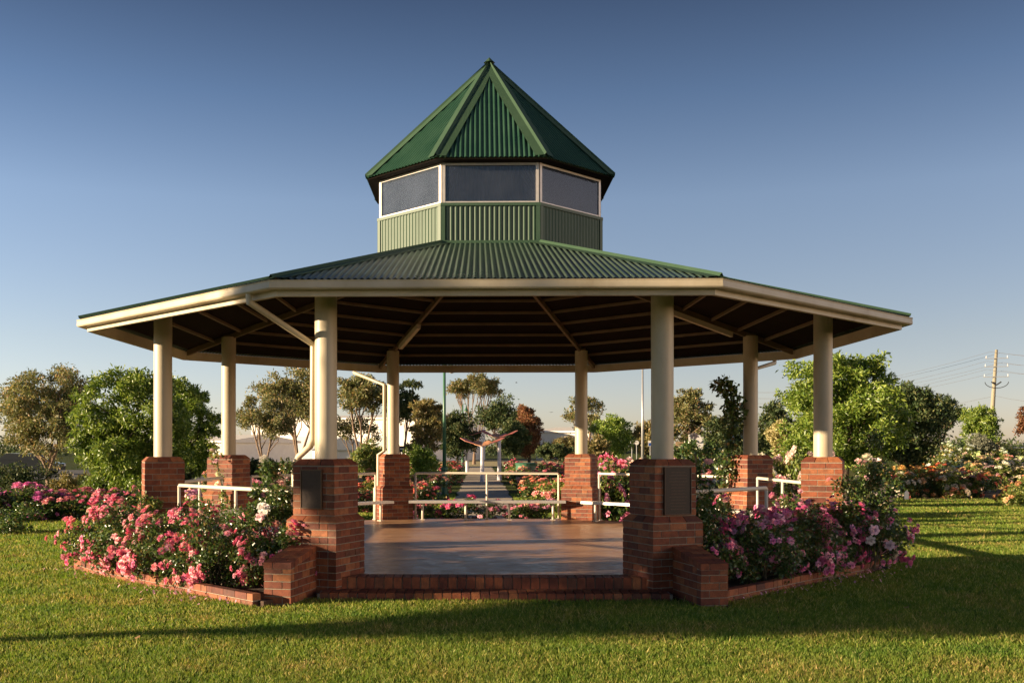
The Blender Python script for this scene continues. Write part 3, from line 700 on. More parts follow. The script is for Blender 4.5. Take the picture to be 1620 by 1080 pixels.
def tree(name, label, px, d, ytop, wpx, ybot, mat, seed, nc=26, n=9000, rc=0.26, shape='round', bark='bark', leaf=None, aspect=0.45,
         flat=0.8, droop=0.0, stems=1, group=None, yscale=0.85, cat='tree', pos=None, ztop=None, zbot=None, width=None, trunk_r=None, lean=0.0, gap=0.0):
    rng = np.random.default_rng(seed); rr = random.Random(seed)
    x, y = pos if pos else at(px, d); g0 = gz(x, y)
    zt = (ztop if ztop is not None else zof(ytop, d)) - g0; zb = max(0.15, (zbot if zbot is not None else zof(ybot, d)) - g0)
    W = width if width else wpx*d/1634.0
    o = tag(empty(name, (x, y, g0)), label, cat, group)
    # clump centres through the crown
    hc = (zt-zb); rcl = rc*W; C_ = []; tries = 0
    while len(C_) < nc and tries < 4000:
        tries += 1; q = rng.uniform(-1, 1, 3)
        if shape == 'round' and np.linalg.norm(q) > 1: continue
        if shape == 'umbrella' and (q[0]**2 + q[1]**2 > 1 or abs(q[2] - (0.55 - 0.9*(q[0]**2 + q[1]**2))) > 0.42): continue
        if shape == 'cone' and (math.hypot(q[0], q[1]) > (1 - q[2])/2*0.95 + 0.12): continue
        if shape == 'dome' and (q[0]**2 + q[1]**2 + ((q[2]+1)/2)**2*1.0 > 1.0): continue
        p = np.array([q[0]*(W/2-rcl*0.8) + lean*q[2], q[1]*(W/2-rcl*0.8)*yscale, zb + rcl*0.6 + (q[2]+1)/2*max(0.05, hc-rcl*1.4)])
        if any(np.linalg.norm(p-c) < rcl*(0.55+gap) for c in C_): continue
        C_.append(p)
    C_ = np.array(C_); Rc = rcl*(0.55 + 0.8*rng.random(len(C_)))
    C_ += rng.standard_normal(C_.shape)*0.035*W
    ll = leaf or max(0.11, d*0.0030)
    V, Fc = tree_leaves(rng, C_, Rc, n, ll, ll*aspect, flat, droop)
    V[:, 2] = np.maximum(V[:, 2], 0.02)
    link('crown', fast_mesh('crown', V, Fc, [M[mat]]), o)
    # trunk, stems and limbs
    mb = MB(); tr = trunk_r or max(0.05, 0.022*zt)
    fork = max(0.2, zb*0.55 + 0.1*zt) if stems == 1 else 0.12*zt
    tops = []
    base = Vector((0, 0, -0.1)); fk = Vector((rr.uniform(-.1, .1), rr.uniform(-.1, .1), fork))
    mb.tube([base, Vector((fk.x*0.4, fk.y*0.4, fork*0.5)), fk], [tr*1.35, tr*1.05, tr*0.95], 8, False)
    order = sorted(range(len(C_)), key=lambda i: C_[i][2])
    nst = max(stems, 1); mains = []
    for s in range(nst):
        a = 2*math.pi*s/nst + rr.random(); sp = (0.28*W if nst > 1 else 0.04*W)
        tip = Vector((math.cos(a)*sp, math.sin(a)*sp*yscale, zb + hc*rr.uniform(0.55, 0.8)))
        mid = fk.lerp(tip, 0.5) + Vector((rr.uniform(-1, 1), rr.uniform(-1, 1), 0))*0.05*W
        mb.tube([fk, mid, tip], [tr*0.85/(nst**0.35), tr*0.6/(nst**0.35), tr*0.18], 7, False); mains.append((fk, mid, tip))
    for i in order:
        c = Vector(C_[i]); mn = min(mains, key=lambda q: min((q[1]-c).length, (q[2]-c).length)); tt = min(0.95, max(0.1, (c.z - mn[0].z)/max(0.3, mn[2].z-mn[0].z) - 0.35))
        s0 = mn[0].lerp(mn[1], tt*2) if tt < 0.5 else mn[1].lerp(mn[2], tt*2-1)
        md = s0.lerp(c, 0.55) + Vector((rr.uniform(-1, 1)*0.05*W, rr.uniform(-1, 1)*0.05*W, -0.03*W))
        mb.tube([s0, md, c], [tr*0.36/(nst**0.2), tr*0.22, tr*0.05], 5, False)
    mb.obj('trunk', M[bark], o, smooth=True)
    return o

TG = 'trees beyond the rose garden'
tree('gum_tree', 'spreading multi-stemmed gum at far left edge of the photograph', 76, 47.8, 574, 170, 730, 'gum', 11, nc=46, n=26000, rc=0.17, stems=4, droop=0.6, leaf=0.16, aspect=0.36, group=TG, bark='bark')
tree('ash_tree', 'bright green bushy tree behind the leftmost pier', 205, 36, 562, 200, 778, 'ash', 12, nc=60, n=36000, rc=0.16, droop=0.7, leaf=0.16, aspect=0.38, group=TG, bark='dark_bark')
tree('ash_tree', 'darker green tree just right of the leftmost column', 298, 39, 592, 96, 765, 'ash', 13, nc=30, n=16000, rc=0.22, droop=0.7, leaf=0.16, aspect=0.38, group=TG, bark='dark_bark')
tree('gum_tree', 'open gum tree seen between the two left columns', 420, 55, 622, 110, 690, 'gum', 14, nc=24, n=7500, rc=0.19, stems=3, leaf=0.16, gap=0.35, group=TG)
tree('gum_tree', 'tall rounded gum left of the front left column', 470, 64, 583, 125, 672, 'gum', 15, nc=34, n=15000, rc=0.19, stems=3, leaf=0.18, gap=0.15, group=TG)
tree('gum_tree', 'tall gum with bare stems right of the front left column', 573, 60, 590, 105, 650, 'gum', 16, nc=22, n=9500, rc=0.22, stems=3, leaf=0.18, gap=0.2, group=TG)
tree('gum_tree', 'low sparse gum with thin trunks right of the front left column', 560, 66, 655, 90, 700, 'gum', 61, nc=14, n=2600, rc=0.2, stems=3, leaf=0.18, gap=0.45, group=TG)
tree('gum_tree', 'dark crowned gum right behind the back left column', 636, 66, 604, 62, 668, 'pine', 17, nc=18, n=7500, rc=0.25, stems=2, leaf=0.19, group=TG)
tree('gum_tree', 'golden olive tree left of the green lamp post', 672, 58, 619, 66, 735, 'olive', 18, nc=30, n=11000, rc=0.22, stems=2, leaf=0.17, group=TG)
tree('umbrella_pine', 'tall flat-topped pine with bare stems above the path', 750, 112, 592, 104, 632, 'gum', 19, nc=26, n=9000, rc=0.13, shape='umbrella', stems=8, leaf=0.26, flat=0.55, group=TG, bark='bark', trunk_r=0.16)
tree('dark_evergreen', 'dense dark evergreen behind the second lamp post', 722, 74, 654, 64, 722, 'pine', 20, nc=34, n=11000, rc=0.24, leaf=0.2, group=TG, bark='dark_bark')
tree('spreading_pine', 'dark spreading pine left of the rust coloured tree', 792, 92, 632, 84, 690, 'pine', 21, nc=26, n=8500, rc=0.21, shape='round', leaf=0.25, flat=0.6, group=TG, bark='dark_bark', stems=2)
tree('rust_conifer', 'rust brown conifer at the end of the path', 836, 76, 632, 44, 722, 'rust', 22, nc=36, n=11000, rc=0.26, leaf=0.2, group=TG, bark='dark_bark')
tree('cypress', 'grey green rounded conifer before the rust brown one', 812, 70, 664, 42, 724, 'pine', 23, nc=26, n=8500, rc=0.28, leaf=0.19, group=TG, bark='dark_bark')
tree('wispy_tree', 'thin wispy tree behind the back right column', 926, 82, 624, 72, 690, 'gum', 24, nc=18, n=3600, rc=0.2, stems=2, leaf=0.22, gap=0.3, group=TG)
tree('dome_tree', 'dense dome of bright green foliage left of front right column', 972, 62, 655, 62, 722, 'ash', 25, nc=46, n=13000, rc=0.24, leaf=0.15, group=TG, bark='dark_bark')
tree('dark_evergreen', 'dark bushy tree hidden behind the front right column', 1020, 78, 666, 60, 722, 'olive', 26, nc=24, n=7500, rc=0.26, leaf=0.2, group=TG)
tree('olive_tree', 'loose olive green tree right of the front right column', 1096, 72, 616, 84, 715, 'gum', 27, nc=36, n=12000, rc=0.2, stems=2, leaf=0.2, group=TG)
tree('dark_shrub_tree', 'dark leafy shrub tree left of the right rear column', 1158, 44, 648, 76, 740, 'pine', 28, nc=30, n=10000, rc=0.24, leaf=0.16, group=TG, bark='dark_bark')
tree('dark_shrub_tree', 'dark small tree between the two right columns', 1226, 46, 634, 62, 740, 'pine', 29, nc=26, n=8000, rc=0.25, leaf=0.16, group=TG, bark='dark_bark')
tree('ash_tree', 'large bright green tree behind the rightmost column', 1338, 35, 547, 215, 745, 'ash', 30, nc=64, n=38000, rc=0.16, droop=0.5, leaf=0.16, aspect=0.4, group=TG, bark='dark_bark')
tree('ash_tree', 'dark lower tree right of the large bright green one', 1432, 40, 596, 130, 752, 'pine', 31, nc=46, n=20000, rc=0.19, droop=0.5, leaf=0.16, aspect=0.4, group=TG, bark='dark_bark')
tree('brown_pine', 'brownish pine left of the tree by the power pole', 1492, 72, 619, 72, 690, 'pine', 32, nc=26, n=7000, rc=0.2, leaf=0.2, stems=2, gap=0.15, group=TG, flat=0.6)
tree('light_tree', 'yellow green tree in front of the power pole', 1556, 66, 637, 66, 700, 'ash', 33, nc=28, n=9000, rc=0.22, leaf=0.17, group=TG)
tree('brown_pine', 'brown pine cut off by the right edge of the photograph', 1634, 84, 648, 60, 690, 'rust', 34, nc=18, n=4500, rc=0.22, leaf=0.24, group=TG, stems=2)
tree('grey_shrub', 'round silver grey shrub right of the large dark tree', 1557, 60, 690, 44, 716, 'grey_leaf', 35, nc=18, n=5000, rc=0.28, leaf=0.12, cat='shrub', shape='round')
tree('cream_shrub', 'cream coloured shrub between the two right columns', 1236, 38, 654, 34, 722, 'pale_leaf', 36, nc=18, n=4500, rc=0.3, leaf=0.12, cat='shrub')
tree('dark_hedge', 'dark clipped hedge left of the back right column', 880, 50, 702, 64, 728, 'pine', 37, nc=30, n=8000, rc=0.22, leaf=0.10, cat='hedge', yscale=0.5)
tree('olive_shrub', 'olive green shrubs below the white warehouse', 893, 66, 690, 56, 724, 'olive', 38, nc=22, n=5000, rc=0.26, leaf=0.16, cat='shrub')
tree('olive_shrub', 'yellow green shrub right of the back right column', 945, 56, 690, 44, 735, 'olive', 39, nc=18, n=4000, rc=0.28, leaf=0.15, cat='shrub')
tree('leafy_shrub', 'round dark shrub right of the front left column', 580, 42, 702, 66, 752, 'rose_leaf_light', 40, nc=24, n=6000, rc=0.26, leaf=0.12, cat='shrub')
tree('leafy_shrub', 'leafy green shrub left of the green lamp post', 668, 40, 700, 54, 752, 'ash', 41, nc=20, n=5500, rc=0.26, leaf=0.12, cat='shrub')
tree('leafy_shrub', 'dark shrub behind the far left pier', 415, 36, 726, 70, 775, 'pine', 42, nc=20, n=5000, rc=0.26, leaf=0.12, cat='shrub')
tree('leafy_shrub', 'long hedge of dark leaves behind the front right column', 1082, 36, 706, 130, 745, 'rose_leaf', 43, nc=34, n=9000, rc=0.16, leaf=0.11, cat='shrub', yscale=0.4)
for i, (px, d, yt, wp, yb) in enumerate([(120, 40, 752, 60, 785), (165, 38, 755, 60, 790), (28, 42, 738, 90, 775), (232, 38, 760, 60, 792), (275, 37, 745, 60, 790)]):
    tree('low_shrub', ['low brown shrub at the foot of the far left gum', 'low dark shrub under the left edge of the bright green tree', 'dark shrub at the left edge under the gum', 'low dark shrub left of the leftmost pier', 'dark shrub right of the leftmost pier'][i], px, d, yt, wp, yb, 'olive' if i == 0 else 'pine', 70+i, nc=16, n=3500, rc=0.26, leaf=0.12, cat='shrub')
# the shade tree on the lawn out of frame to the left; its shadow lies over the steps and the right hand roses
SB = CAM + (3.4*math.cos(ALPHA) - 10.4*math.sin(ALPHA))*RGT + (3.4*math.sin(ALPHA) + 10.4*math.cos(ALPHA))*FWD + SH*24.0
tree('shade_tree', 'broad tree standing left of the lawn that shades the steps', 0, 30, 0, 0, 0, 'ash', 50, nc=80, n=55000, rc=0.17, pos=(SB.x, SB.y), ztop=7.4, zbot=3.9, width=5.1, leaf=0.20, trunk_r=0.17, yscale=1.0)
# far wood along the horizon
rng = np.random.default_rng(77); C_ = []
for i in range(260):
    px = rng.uniform(-700, 2300); dd = rng.uniform(210, 300); x, y = at(px, dd); C_.append((x, y, rng.uniform(0.5, 2.6)))
C_ = np.array(C_); V, Fc = clumps_leaves(rng, C_, rng.uniform(3, 5.5, len(C_)), 26000, 0.9, 0.5, 0.45)
o = link('far_wood', fast_mesh('far_wood', V, Fc, [M['pine']])); o['kind'] = 'stuff'; o['label'] = 'low dark line of woodland along the horizon'

# ------------------------------------------------------------------ roses
def bloom_mesh(seed, full=True):
    rng = random.Random(seed); V = []; Fc = []
    rings = [(6, 0.040, 0.2, 0.034), (6, 0.031, 0.6, 0.030), (5, 0.021, 0.95, 0.025), (4, 0.010, 1.25, 0.018)] if full else [(5, 0.036, 0.35, 0.040), (4, 0.018, 1.0, 0.028)]
    for (n, r, tilt, w) in rings:
        ph = rng.random()*6
        for i in range(n):
            a = ph + 2*math.pi*i/n + rng.uniform(-.15, .15); ti = tilt + rng.uniform(-.15, .15); ca, sa = math.cos(a), math.sin(a)
            def pt(rr, ww, zz): return (ca*rr - sa*ww, sa*rr + ca*ww, zz)
            b = len(V); L = 0.036*rng.uniform(0.85, 1.15)
            z0 = 0.004; r1 = r*0.35 + L*0.55*math.cos(ti); z1 = z0 + L*0.62*math.sin(ti); r2 = r*0.35 + L*math.cos(ti)*1.12; z2 = z0 + L*math.sin(ti)*0.9
            V += [pt(r*0.15, 0, z0), pt(r1, w*0.55, z1+0.003), pt(r2, w*0.3, z2), pt(r2, -w*0.3, z2), pt(r1, -w*0.55, z1+0.003)]
            Fc += [(b, b+1, b+4), (b+1, b+2, b+3, b+4)]
    return pmesh('bloom', V, Fc, M['petal'])
BLOOM = [bloom_mesh(s) for s in range(4)]
def jitter(c, rr, a=0.12): return tuple(max(0.0, min(1.0, x*(1 + rr.uniform(-a, a)) + rr.uniform(-0.02, 0.02))) for x in c) + (1.0,)
PINK = [(0.76, 0.22, 0.32), (0.82, 0.34, 0.40), (0.70, 0.16, 0.26), (0.86, 0.48, 0.48)]
MAGENTA = [(0.82, 0.26, 0.44), (0.88, 0.42, 0.56), (0.74, 0.18, 0.36), (0.90, 0.52, 0.60)]
WHITEP = [(0.80, 0.68, 0.62), (0.78, 0.58, 0.58), (0.82, 0.74, 0.64)]
def near_bush(label, pos, rx, h, nleaf, nb, pal, seed, group, name='rose_bush', mat='rose_leaf', z0=0.06, ry=None, lowb=0.12, clusters=None, leaf=0.052, sizes=(0.66, 1.08)):
    rng = np.random.default_rng(seed); rr = random.Random(seed); ry = ry or rx
    o = tag(empty(name, (pos[0], pos[1], z0)), label, 'rose bush', group)
    nc = 30; C_ = []
    while len(C_) < nc:
        q = rng.uniform(-1, 1, 3)
        if q[0]**2 + q[1]**2 + max(0, q[2])**2 > 1: continue
        C_.append((q[0]*rx*0.82, q[1]*ry*0.82, h*(0.12 + 0.76*(q[2]+1)/2)))
    C_ = np.array(C_); Rc = np.full(nc, 0.30*min(rx, h*0.7))*(0.7+0.6*rng.random(nc))
    V, Fc = clumps_leaves(rng, C_, Rc, nleaf, leaf, leaf*0.62, 0.9, 0.15, 0.5); V[:, 2] = np.maximum(V[:, 2], 0.01)
    link('foliage', fast_mesh('foliage', V, Fc, [M[mat]]), o)
    mb = MB()
    for i in range(11):
        c = Vector(C_[rr.randrange(nc)]); b_ = Vector((rr.uniform(-.12, .12), rr.uniform(-.12, .12), 0)); md = b_.lerp(c, 0.5) + Vector((rr.uniform(-.06, .06), rr.uniform(-.06, .06), 0.05))
        mb.tube([b_, md, c], [0.012, 0.009, 0.005], 5, False)
    mb.obj('stem', M['stem'], o)
    # blooms in trusses on the outside of the bush
    ncl = clusters or max(4, nb//6); cen = []
    for i in range(ncl):
        j = rr.randrange(nc); c = Vector(C_[j]); outd = Vector((c.x/rx, c.y/ry, (c.z/h-0.35)*1.2)); 
        if outd.length < 0.05: outd = Vector((0, -1, 0.3))
        outd.normalize(); p = c + outd*float(Rc[j])*rr.uniform(0.75, 1.15)
        if p.z < lowb: p.z = lowb + rr.random()*0.1
        cen.append((p, outd))
    for i in range(nb):
        p, od = cen[rr.randrange(ncl)]
        q = p + Vector((rr.gauss(0, 0.06), rr.gauss(0, 0.06), rr.gauss(0, 0.06)))
        dr = (od + Vector((rr.uniform(-.5, .5), rr.uniform(-.5, .5), rr.uniform(-.2, .6)))).normalized()
        ob = link('bloom', BLOOM[rr.randrange(4)], o, q); ob.rotation_euler = dr.to_track_quat('Z', 'Y').to_euler(); s = rr.uniform(*sizes); ob.scale = (s, s, s)
        ob.color = jitter(pal[rr.randrange(len(pal))], rr)
    return o
GP = 'pink rose bushes in the front left bed'
lab_l = ['pink rose bush at the far left end of the front left bed', 'pink rose bush second from the left end in the front left bed', 'pink rose bush in the middle of the front left bed, overhanging the edging',
         'pink rose bush second from the left wing wall', 'pink rose bush next to the left wing wall', 'pink rose bush at the foot of the leftmost pier', 'pink rose bush behind, right of the leftmost pier under the handrail', 'pink rose bush behind, below the bright handrail']
for i, (b_, u, rx, h, nb) in enumerate([(1.18, -0.42, 0.70, 1.02, 170), (1.20, -0.20, 0.66, 0.98, 200), (1.21, 0.02, 0.62, 0.92, 200), (1.19, 0.22, 0.58, 0.90, 160), (1.10, 0.36, 0.44, 0.80, 80), (1.08, -0.30, 0.62, 1.14, 130), (1.07, -0.05, 0.60, 1.12, 130), (1.06, 0.15, 0.56, 1.06, 80)]):
    near_bush(lab_l[i], LB(b_, u), rx, h, 3600, nb, PINK, 200+i, GP)
GM = 'purple pink rose bushes in the front right bed'
lab_r = ['purple pink rose bush right beside the right wing wall', 'purple pink rose bush second from the right wing wall', 'purple pink rose bush in the middle of the front right bed', 'purple pink rose bush second from the right end of the bed', 'purple pink rose bush at the far right end of the front right bed',
         'purple pink rose bush behind, next to the front right pier', 'purple pink rose bush behind, below the short handrail', 'purple pink rose bush at the foot of the rightmost pier']
for i, (b_, u, rx, h, nb) in enumerate([(1.08, 0.33, 0.48, 1.0, 130), (1.11, 0.15, 0.58, 0.98, 160), (1.11, -0.04, 0.62, 1.0, 160), (1.11, -0.24, 0.62, 1.04, 160), (1.11, -0.45, 0.66, 1.0, 200), (1.03, 0.30, 0.52, 1.26, 120), (1.02, 0.08, 0.52, 1.18, 110), (1.04, -0.18, 0.54, 1.22, 120)]):
    near_bush(lab_r[i], RB_(b_, u), rx, h, 3600, nb, MAGENTA, 300+i, GM)
# climbing and tall roses
near_bush('pale pink climbing rose left of the front left pier', at(437, 13.25), 0.40, 1.95, 5200, 40, WHITEP, 401, None, 'climbing_rose', clusters=12, sizes=(0.9, 1.4))
near_bush('dark leafy climbing rose with pale blooms at the rightmost pier', at(1374, 14.9), 0.52, 2.15, 5200, 46, WHITEP + PINK[3:], 402, None, 'climbing_rose', clusters=18, sizes=(0.9, 1.5))
near_bush('thin pale rose climbing in front of the leftmost pier', LB(1.09, -0.33), 0.22, 1.32, 900, 6, WHITEP, 403, None, 'climbing_rose', mat='rose_leaf_light', clusters=4)
def vine(label, pts, r, nleaf, seed, mat, nb=0, pal=WHITEP, leaf=0.07):
    rng = np.random.default_rng(seed); rr = random.Random(seed); o = tag(empty('climbing_vine', (pts[0][0], pts[0][1], 0)), label, 'vine')
    b0 = Vector((pts[0][0], pts[0][1], 0)); P = [Vector(p)-b0 for p in pts]
    MB().tube(P, [0.014]*len(P), 6, False).obj('stem', M['stem'], o)
    C_ = []
    for i in range(len(P)-1):
        for tt in np.linspace(0, 1, 6): C_.append(P[i].lerp(P[i+1], float(tt)))
    C_ = np.array([tuple(c) for c in C_]); V, Fc = clumps_leaves(rng, C_, r*(0.4+0.9*rng.random(len(C_))), nleaf, leaf, leaf*0.75, 1.0, 0.3, 0.5)
    link('foliage', fast_mesh('foliage', V, Fc, [M[mat]]), o)
    for i in range(nb):
        c = C_[rr.randrange(len(C_))]; ob = link('bloom', BLOOM[rr.randrange(4)], o, (c[0]+rr.uniform(-r, r), c[1]-r*rr.random(), c[2]+rr.uniform(-r, r))); ob.rotation_euler = (rr.uniform(0.2, 1.3), 0, rr.uniform(-1, 1)); ob.color = jitter(pal[rr.randrange(len(pal))], rr); ob.scale = (1.2,)*3
c2 = verts8[2]; vine('dark ivy-like vine hanging beside the right rear column', [(c2.x-0.55, c2.y+0.1, 0.2), (c2.x-0.50, c2.y+0.0, 1.3), (c2.x-0.40, c2.y-0.05, 1.9), (c2.x-0.34, c2.y-0.10, 2.5), (c2.x-0.36, c2.y-0.1, 2.85), (c2.x-0.62, c2.y-0.1, 3.05)], 0.21, 1500, 7, 'rose_leaf', 0, leaf=0.085)
c5 = verts8[5]; vine('thin rose vine clinging to the far left pier', [(c5.x-0.05, c5.y-0.62, 0.2), (c5.x+0.05, c5.y-0.58, 0.9), (c5.x-0.1, c5.y-0.5, 1.5), (c5.x-0.2, c5.y-0.45, 1.9)], 0.13, 260, 8, 'rose_leaf_light', 6)
c0 = verts8[0]; vine('climbing rose stem with small leaves right of the front right pier', [(c0.x+0.62, c0.y+0.75, 0.2), (c0.x+0.58, c0.y+0.7, 1.0), (c0.x+0.55, c0.y+0.65, 1.75)], 0.22, 900, 9, 'rose_leaf', 10, leaf=0.07)

# beds beyond: individual bushes that share a few meshes
def far_proto(seed, nl, mat):
    rng = np.random.default_rng(seed); nc = 16; C_ = []
    while len(C_) < nc:
        q = rng.uniform(-1, 1, 3)
        if q[0]**2 + q[1]**2 + max(0, q[2])**2 > 1: continue
        C_.append((q[0]*0.48, q[1]*0.48, 0.10 + 0.74*(q[2]+1)/2))
    C_ = np.array(C_); Rc = 0.20*(0.7+0.6*rng.random(nc)); V, Fc = clumps_leaves(rng, C_, Rc, nl, 0.085, 0.055, 0.9, 0.1, 0.5); V[:, 2] = np.maximum(V[:, 2], 0.01)
    fol = fast_mesh('foliage', V, Fc, [M[mat]])
    bv = []; bf = []; rr = random.Random(seed); tmpl = bloom_mesh(seed, False); tv = [Vector(v.co) for v in tmpl.vertices]; tf = [tuple(p.vertices) for p in tmpl.polygons]
    for i in range(64):
        j = rr.randrange(nc); c = Vector(C_[j]); od = Vector((c.x, c.y, c.z-0.25)).normalized(); od = (od + Vector((rr.uniform(-.6, .6), rr.uniform(-.6, .6), rr.uniform(0, .7)))).normalized()
        p = c + od*float(Rc[j])*rr.uniform(0.85, 1.2); q = od.to_track_quat('Z', 'Y'); s = rr.uniform(1.0, 1.7); b = len(bv)
        bv += [p + q @ (v*s) for v in tv]; bf += [tuple(i_+b for i_ in f) for f in tf]
    return fol, pmesh('blossoms', bv, bf, M['petal'])
PROTO = [far_proto(s, 1500, 'rose_leaf_light' if s % 2 else 'rose_leaf') for s in range(500, 506)]
def far_bush(pos, h, w, pal, rr, label, group, dark=None, bl=True):
    x, y = pos; fol, bls = PROTO[rr.randrange(6) if dark is None else (rr.randrange(3)*2 + (0 if dark else 1))]
    o = tag(empty('rose_bush', (x, y, gz(x, y)), rr.random()*6.28), label, 'rose bush', group); sc = (w, w, h)
    f = link('foliage', fol, o); f.scale = sc
    if bl: b_ = link('blossoms', bls, o); b_.scale = sc; b_.color = jitter(pal[rr.randrange(len(pal))], rr, 0.2)
ORD = ['first', 'second', 'third', 'fourth', 'fifth', 'sixth', 'seventh', 'eighth', 'ninth', 'tenth', 'eleventh', 'twelfth']
def hue_word(c):
    r, g, b_ = c
    if g > 0.66: return 'cream' if b_ > 0.45 else 'yellow'
    if b_ > 0.3 and b_ > g*1.25: return 'purple pink'
    if r > 0.7 and g > 0.5: return 'apricot' if b_ < 0.45 else 'pale pink'
    if r > 0.7 and g > 0.33: return 'orange' if b_ < 0.25 else 'salmon'
    if g < 0.2: return 'red' if b_ < 0.15 else 'deep pink'
    return 'orange' if b_ < 0.2 else 'salmon'
def bed(fmt, group, pal, h, seed, rows, dark=None, w=1.15):      # rows: [(row name, [positions])]
    rr = random.Random(seed)
    for rn, pts in rows:
        for i, p in enumerate(pts):
            c = pal[rr.randrange(len(pal))]
            far_bush((p[0]+rr.uniform(-.25, .25), p[1]+rr.uniform(-.25, .25)), h*rr.uniform(0.82, 1.15), w*rr.uniform(0.85, 1.15), [c], rr, fmt.format(c=hue_word(c), o=ORD[i], r=rn), group, dark)
def pxrow(p0, p1, d0, d1, n): return [at(p0 + (p1-p0)*i/max(1, n-1), d0 + (d1-d0)*i/max(1, n-1)) for i in range(n)]
REDP = [(0.62, 0.10, 0.10), (0.75, 0.28, 0.20), (0.78, 0.40, 0.28), (0.66, 0.16, 0.20), (0.80, 0.46, 0.40)]
ORY = [(0.78, 0.36, 0.14), (0.80, 0.55, 0.24), (0.80, 0.62, 0.40), (0.72, 0.24, 0.12), (0.82, 0.70, 0.50)]
PALE = [(0.82, 0.74, 0.56), (0.82, 0.78, 0.66), (0.80, 0.62, 0.52), (0.82, 0.74, 0.36)]
bed('{c} rose bush, {o} from left in {r} row of far left bed', 'roses in the far left bed', MAGENTA + PINK[:1], 0.85, 1, [('front', pxrow(-40, 215, 25.5, 25.5, 8)), ('back', pxrow(-40, 225, 27, 27, 7))], True)
rr0 = random.Random(9); far_bush(at(22, 21.8), 0.72, 1.0, MAGENTA, rr0, 'dark low bush cut off by the left edge on the lawn', None, True, False)
bed('{c} rose bush behind the left handrails, {o} from the left', 'roses behind the left bays', WHITEP + PINK, 1.15, 2, [('', pxrow(295, 470, 24.5, 26, 7))], None)
bed('low {c} rose bush just behind the back bench, {o} from the left', 'low roses behind the back bay', MAGENTA + PINK[:2], 0.62, 3, [('', [(-2.1+0.72*i, A+1.5 + 0.15*(i % 2)) for i in range(7)])], True, 0.75)
bed('{c} rose bush left of path, {o} from path in {r} row', 'roses left of the path', REDP + MAGENTA[:1], 0.88, 4, [(ORD[i], [(-1.9-1.25*j, 11.0+4.2*i-0.3*j) for j in range(3)]) for i in range(11)], None)
bed('{c} rose bush right of path, {o} from path in {r} row', 'roses right of the path', REDP + ORY[:1], 1.08, 5, [(ORD[i], [(1.9+1.25*j, 11.2+3.4*i) for j in range(4)]) for i in range(11)], None)
bed('tall {c} rose bush at back right, {o} from left in {r} row', 'tall roses at the back right', WHITEP + PINK[:2], 1.5, 6, [('near', pxrow(945, 1075, 24.5, 25.5, 6)), ('far', pxrow(950, 1080, 30, 31, 5))], None)
bed('{c} rose bush behind right bays, {o} from left in {r} row', 'roses behind the right bays', WHITEP + PINK[2:], 1.4, 7, [('near', pxrow(1085, 1215, 25.5, 27, 6)), ('far', pxrow(1080, 1260, 33, 33, 6))], None)
bed('tall {c} rose bush between the two right columns, {o} from the left', 'cream roses between right columns', PALE[:3], 1.9, 8, [('', pxrow(1222, 1290, 31, 31, 4))], False)
bed('{c} rose bush beyond right lawn, {o} from left in {r} row', 'orange roses beyond the right lawn', ORY, 1.05, 10, [('front', pxrow(1385, 1545, 36.5, 37, 8)), ('middle', pxrow(1390, 1555, 39, 39.5, 8)), ('back', pxrow(1400, 1560, 42, 42.5, 8))], None)
bed('{c} rose bush in far right beds, {o} from left in {r} row', 'pale roses at far right', PALE, 1.05, 11, [('first', pxrow(1540, 1680, 45, 45, 7)), ('second', pxrow(1500, 1680, 49, 49, 8)), ('third', pxrow(1480, 1690, 54, 54, 9)), ('fourth', pxrow(1470, 1690, 60, 60, 9)), ('fifth', pxrow(1470, 1680, 67, 67, 8))], False)
far_bush(at(1612, 31.5), 1.0, 1.1, ORY, rr0, 'lone leafy rose bush at the right edge of the lawn', None, False, True)
struct(link('bed_mulch', pmesh('bed_mulch', [(*at(1370, 35.4), 0.02), (*at(1575, 35.4), 0.02), (*at(1590, 44), 0.2), (*at(1370, 44), 0.2)], [(0, 1, 2, 3)], M['soil'])))
struct(link('bed_mulch', pmesh('bed_mulch', [(*at(-80, 24.2), 0.02), (*at(230, 24.2), 0.02), (*at(230, 28.5), 0.02), (*at(-80, 28.5), 0.02)], [(0, 1, 2, 3)], M['soil'])))

# ------------------------------------------------------------------ grass blades
rng = np.random.default_rng(21); n = 900000
dd = 6.5*np.exp(rng.random(n)*math.log(40/6.5)); Xc = (rng.random(n)*2-1)*0.72*dd
x = CAM.x + Xc*RGT.x + dd*FWD.x; y = CAM.y + Xc*RGT.y + dd*FWD.y
ang = np.arctan2(y, x); rr_ = np.hypot(x, y); secang = (ang + math.pi/2 + math.pi/8) % (math.pi/4) - math.pi/8
apo = rr_*np.cos(secang); sec = np.floor(((ang + math.pi/2 + math.pi/8) % (2*math.pi))/(math.pi/4)).astype(int)
lim = np.full(n, 1.18*A); lim[sec == 0] = 1.10*A; lim[sec == 7] = 1.262*A; lim[sec == 1] = 1.185*A
frontstep = (np.abs(x) < 2.5) & (y > -1.135*A) & (y < 0)
keep = (apo > lim) & ~frontstep & ~((np.abs(x) < 1.05) & (y > 7.5))
wl_ = (np.abs(np.abs(x) - 0.50*A) < 0.16) & (y > -1.225*A) & (y < 0); keep &= ~wl_
x, y, dd = x[keep], y[keep], dd[keep]; n = len(x); z = gzv(x, y)
pat = 0.5 + 0.25*np.sin(x*1.3+np.sin(y*0.9)*2)*np.sin(y*1.7+np.cos(x*0.7)*2) + 0.25*np.sin(x*7.3+np.sin(y*5.1)*1.7)*np.sin(y*6.4+np.cos(x*4.3)*2)
h = (0.016 + 0.022*rng.random(n) + 0.018*pat)*np.clip(dd/11, 1, 1.5); h[rng.random(n) < 0.015] *= 1.8
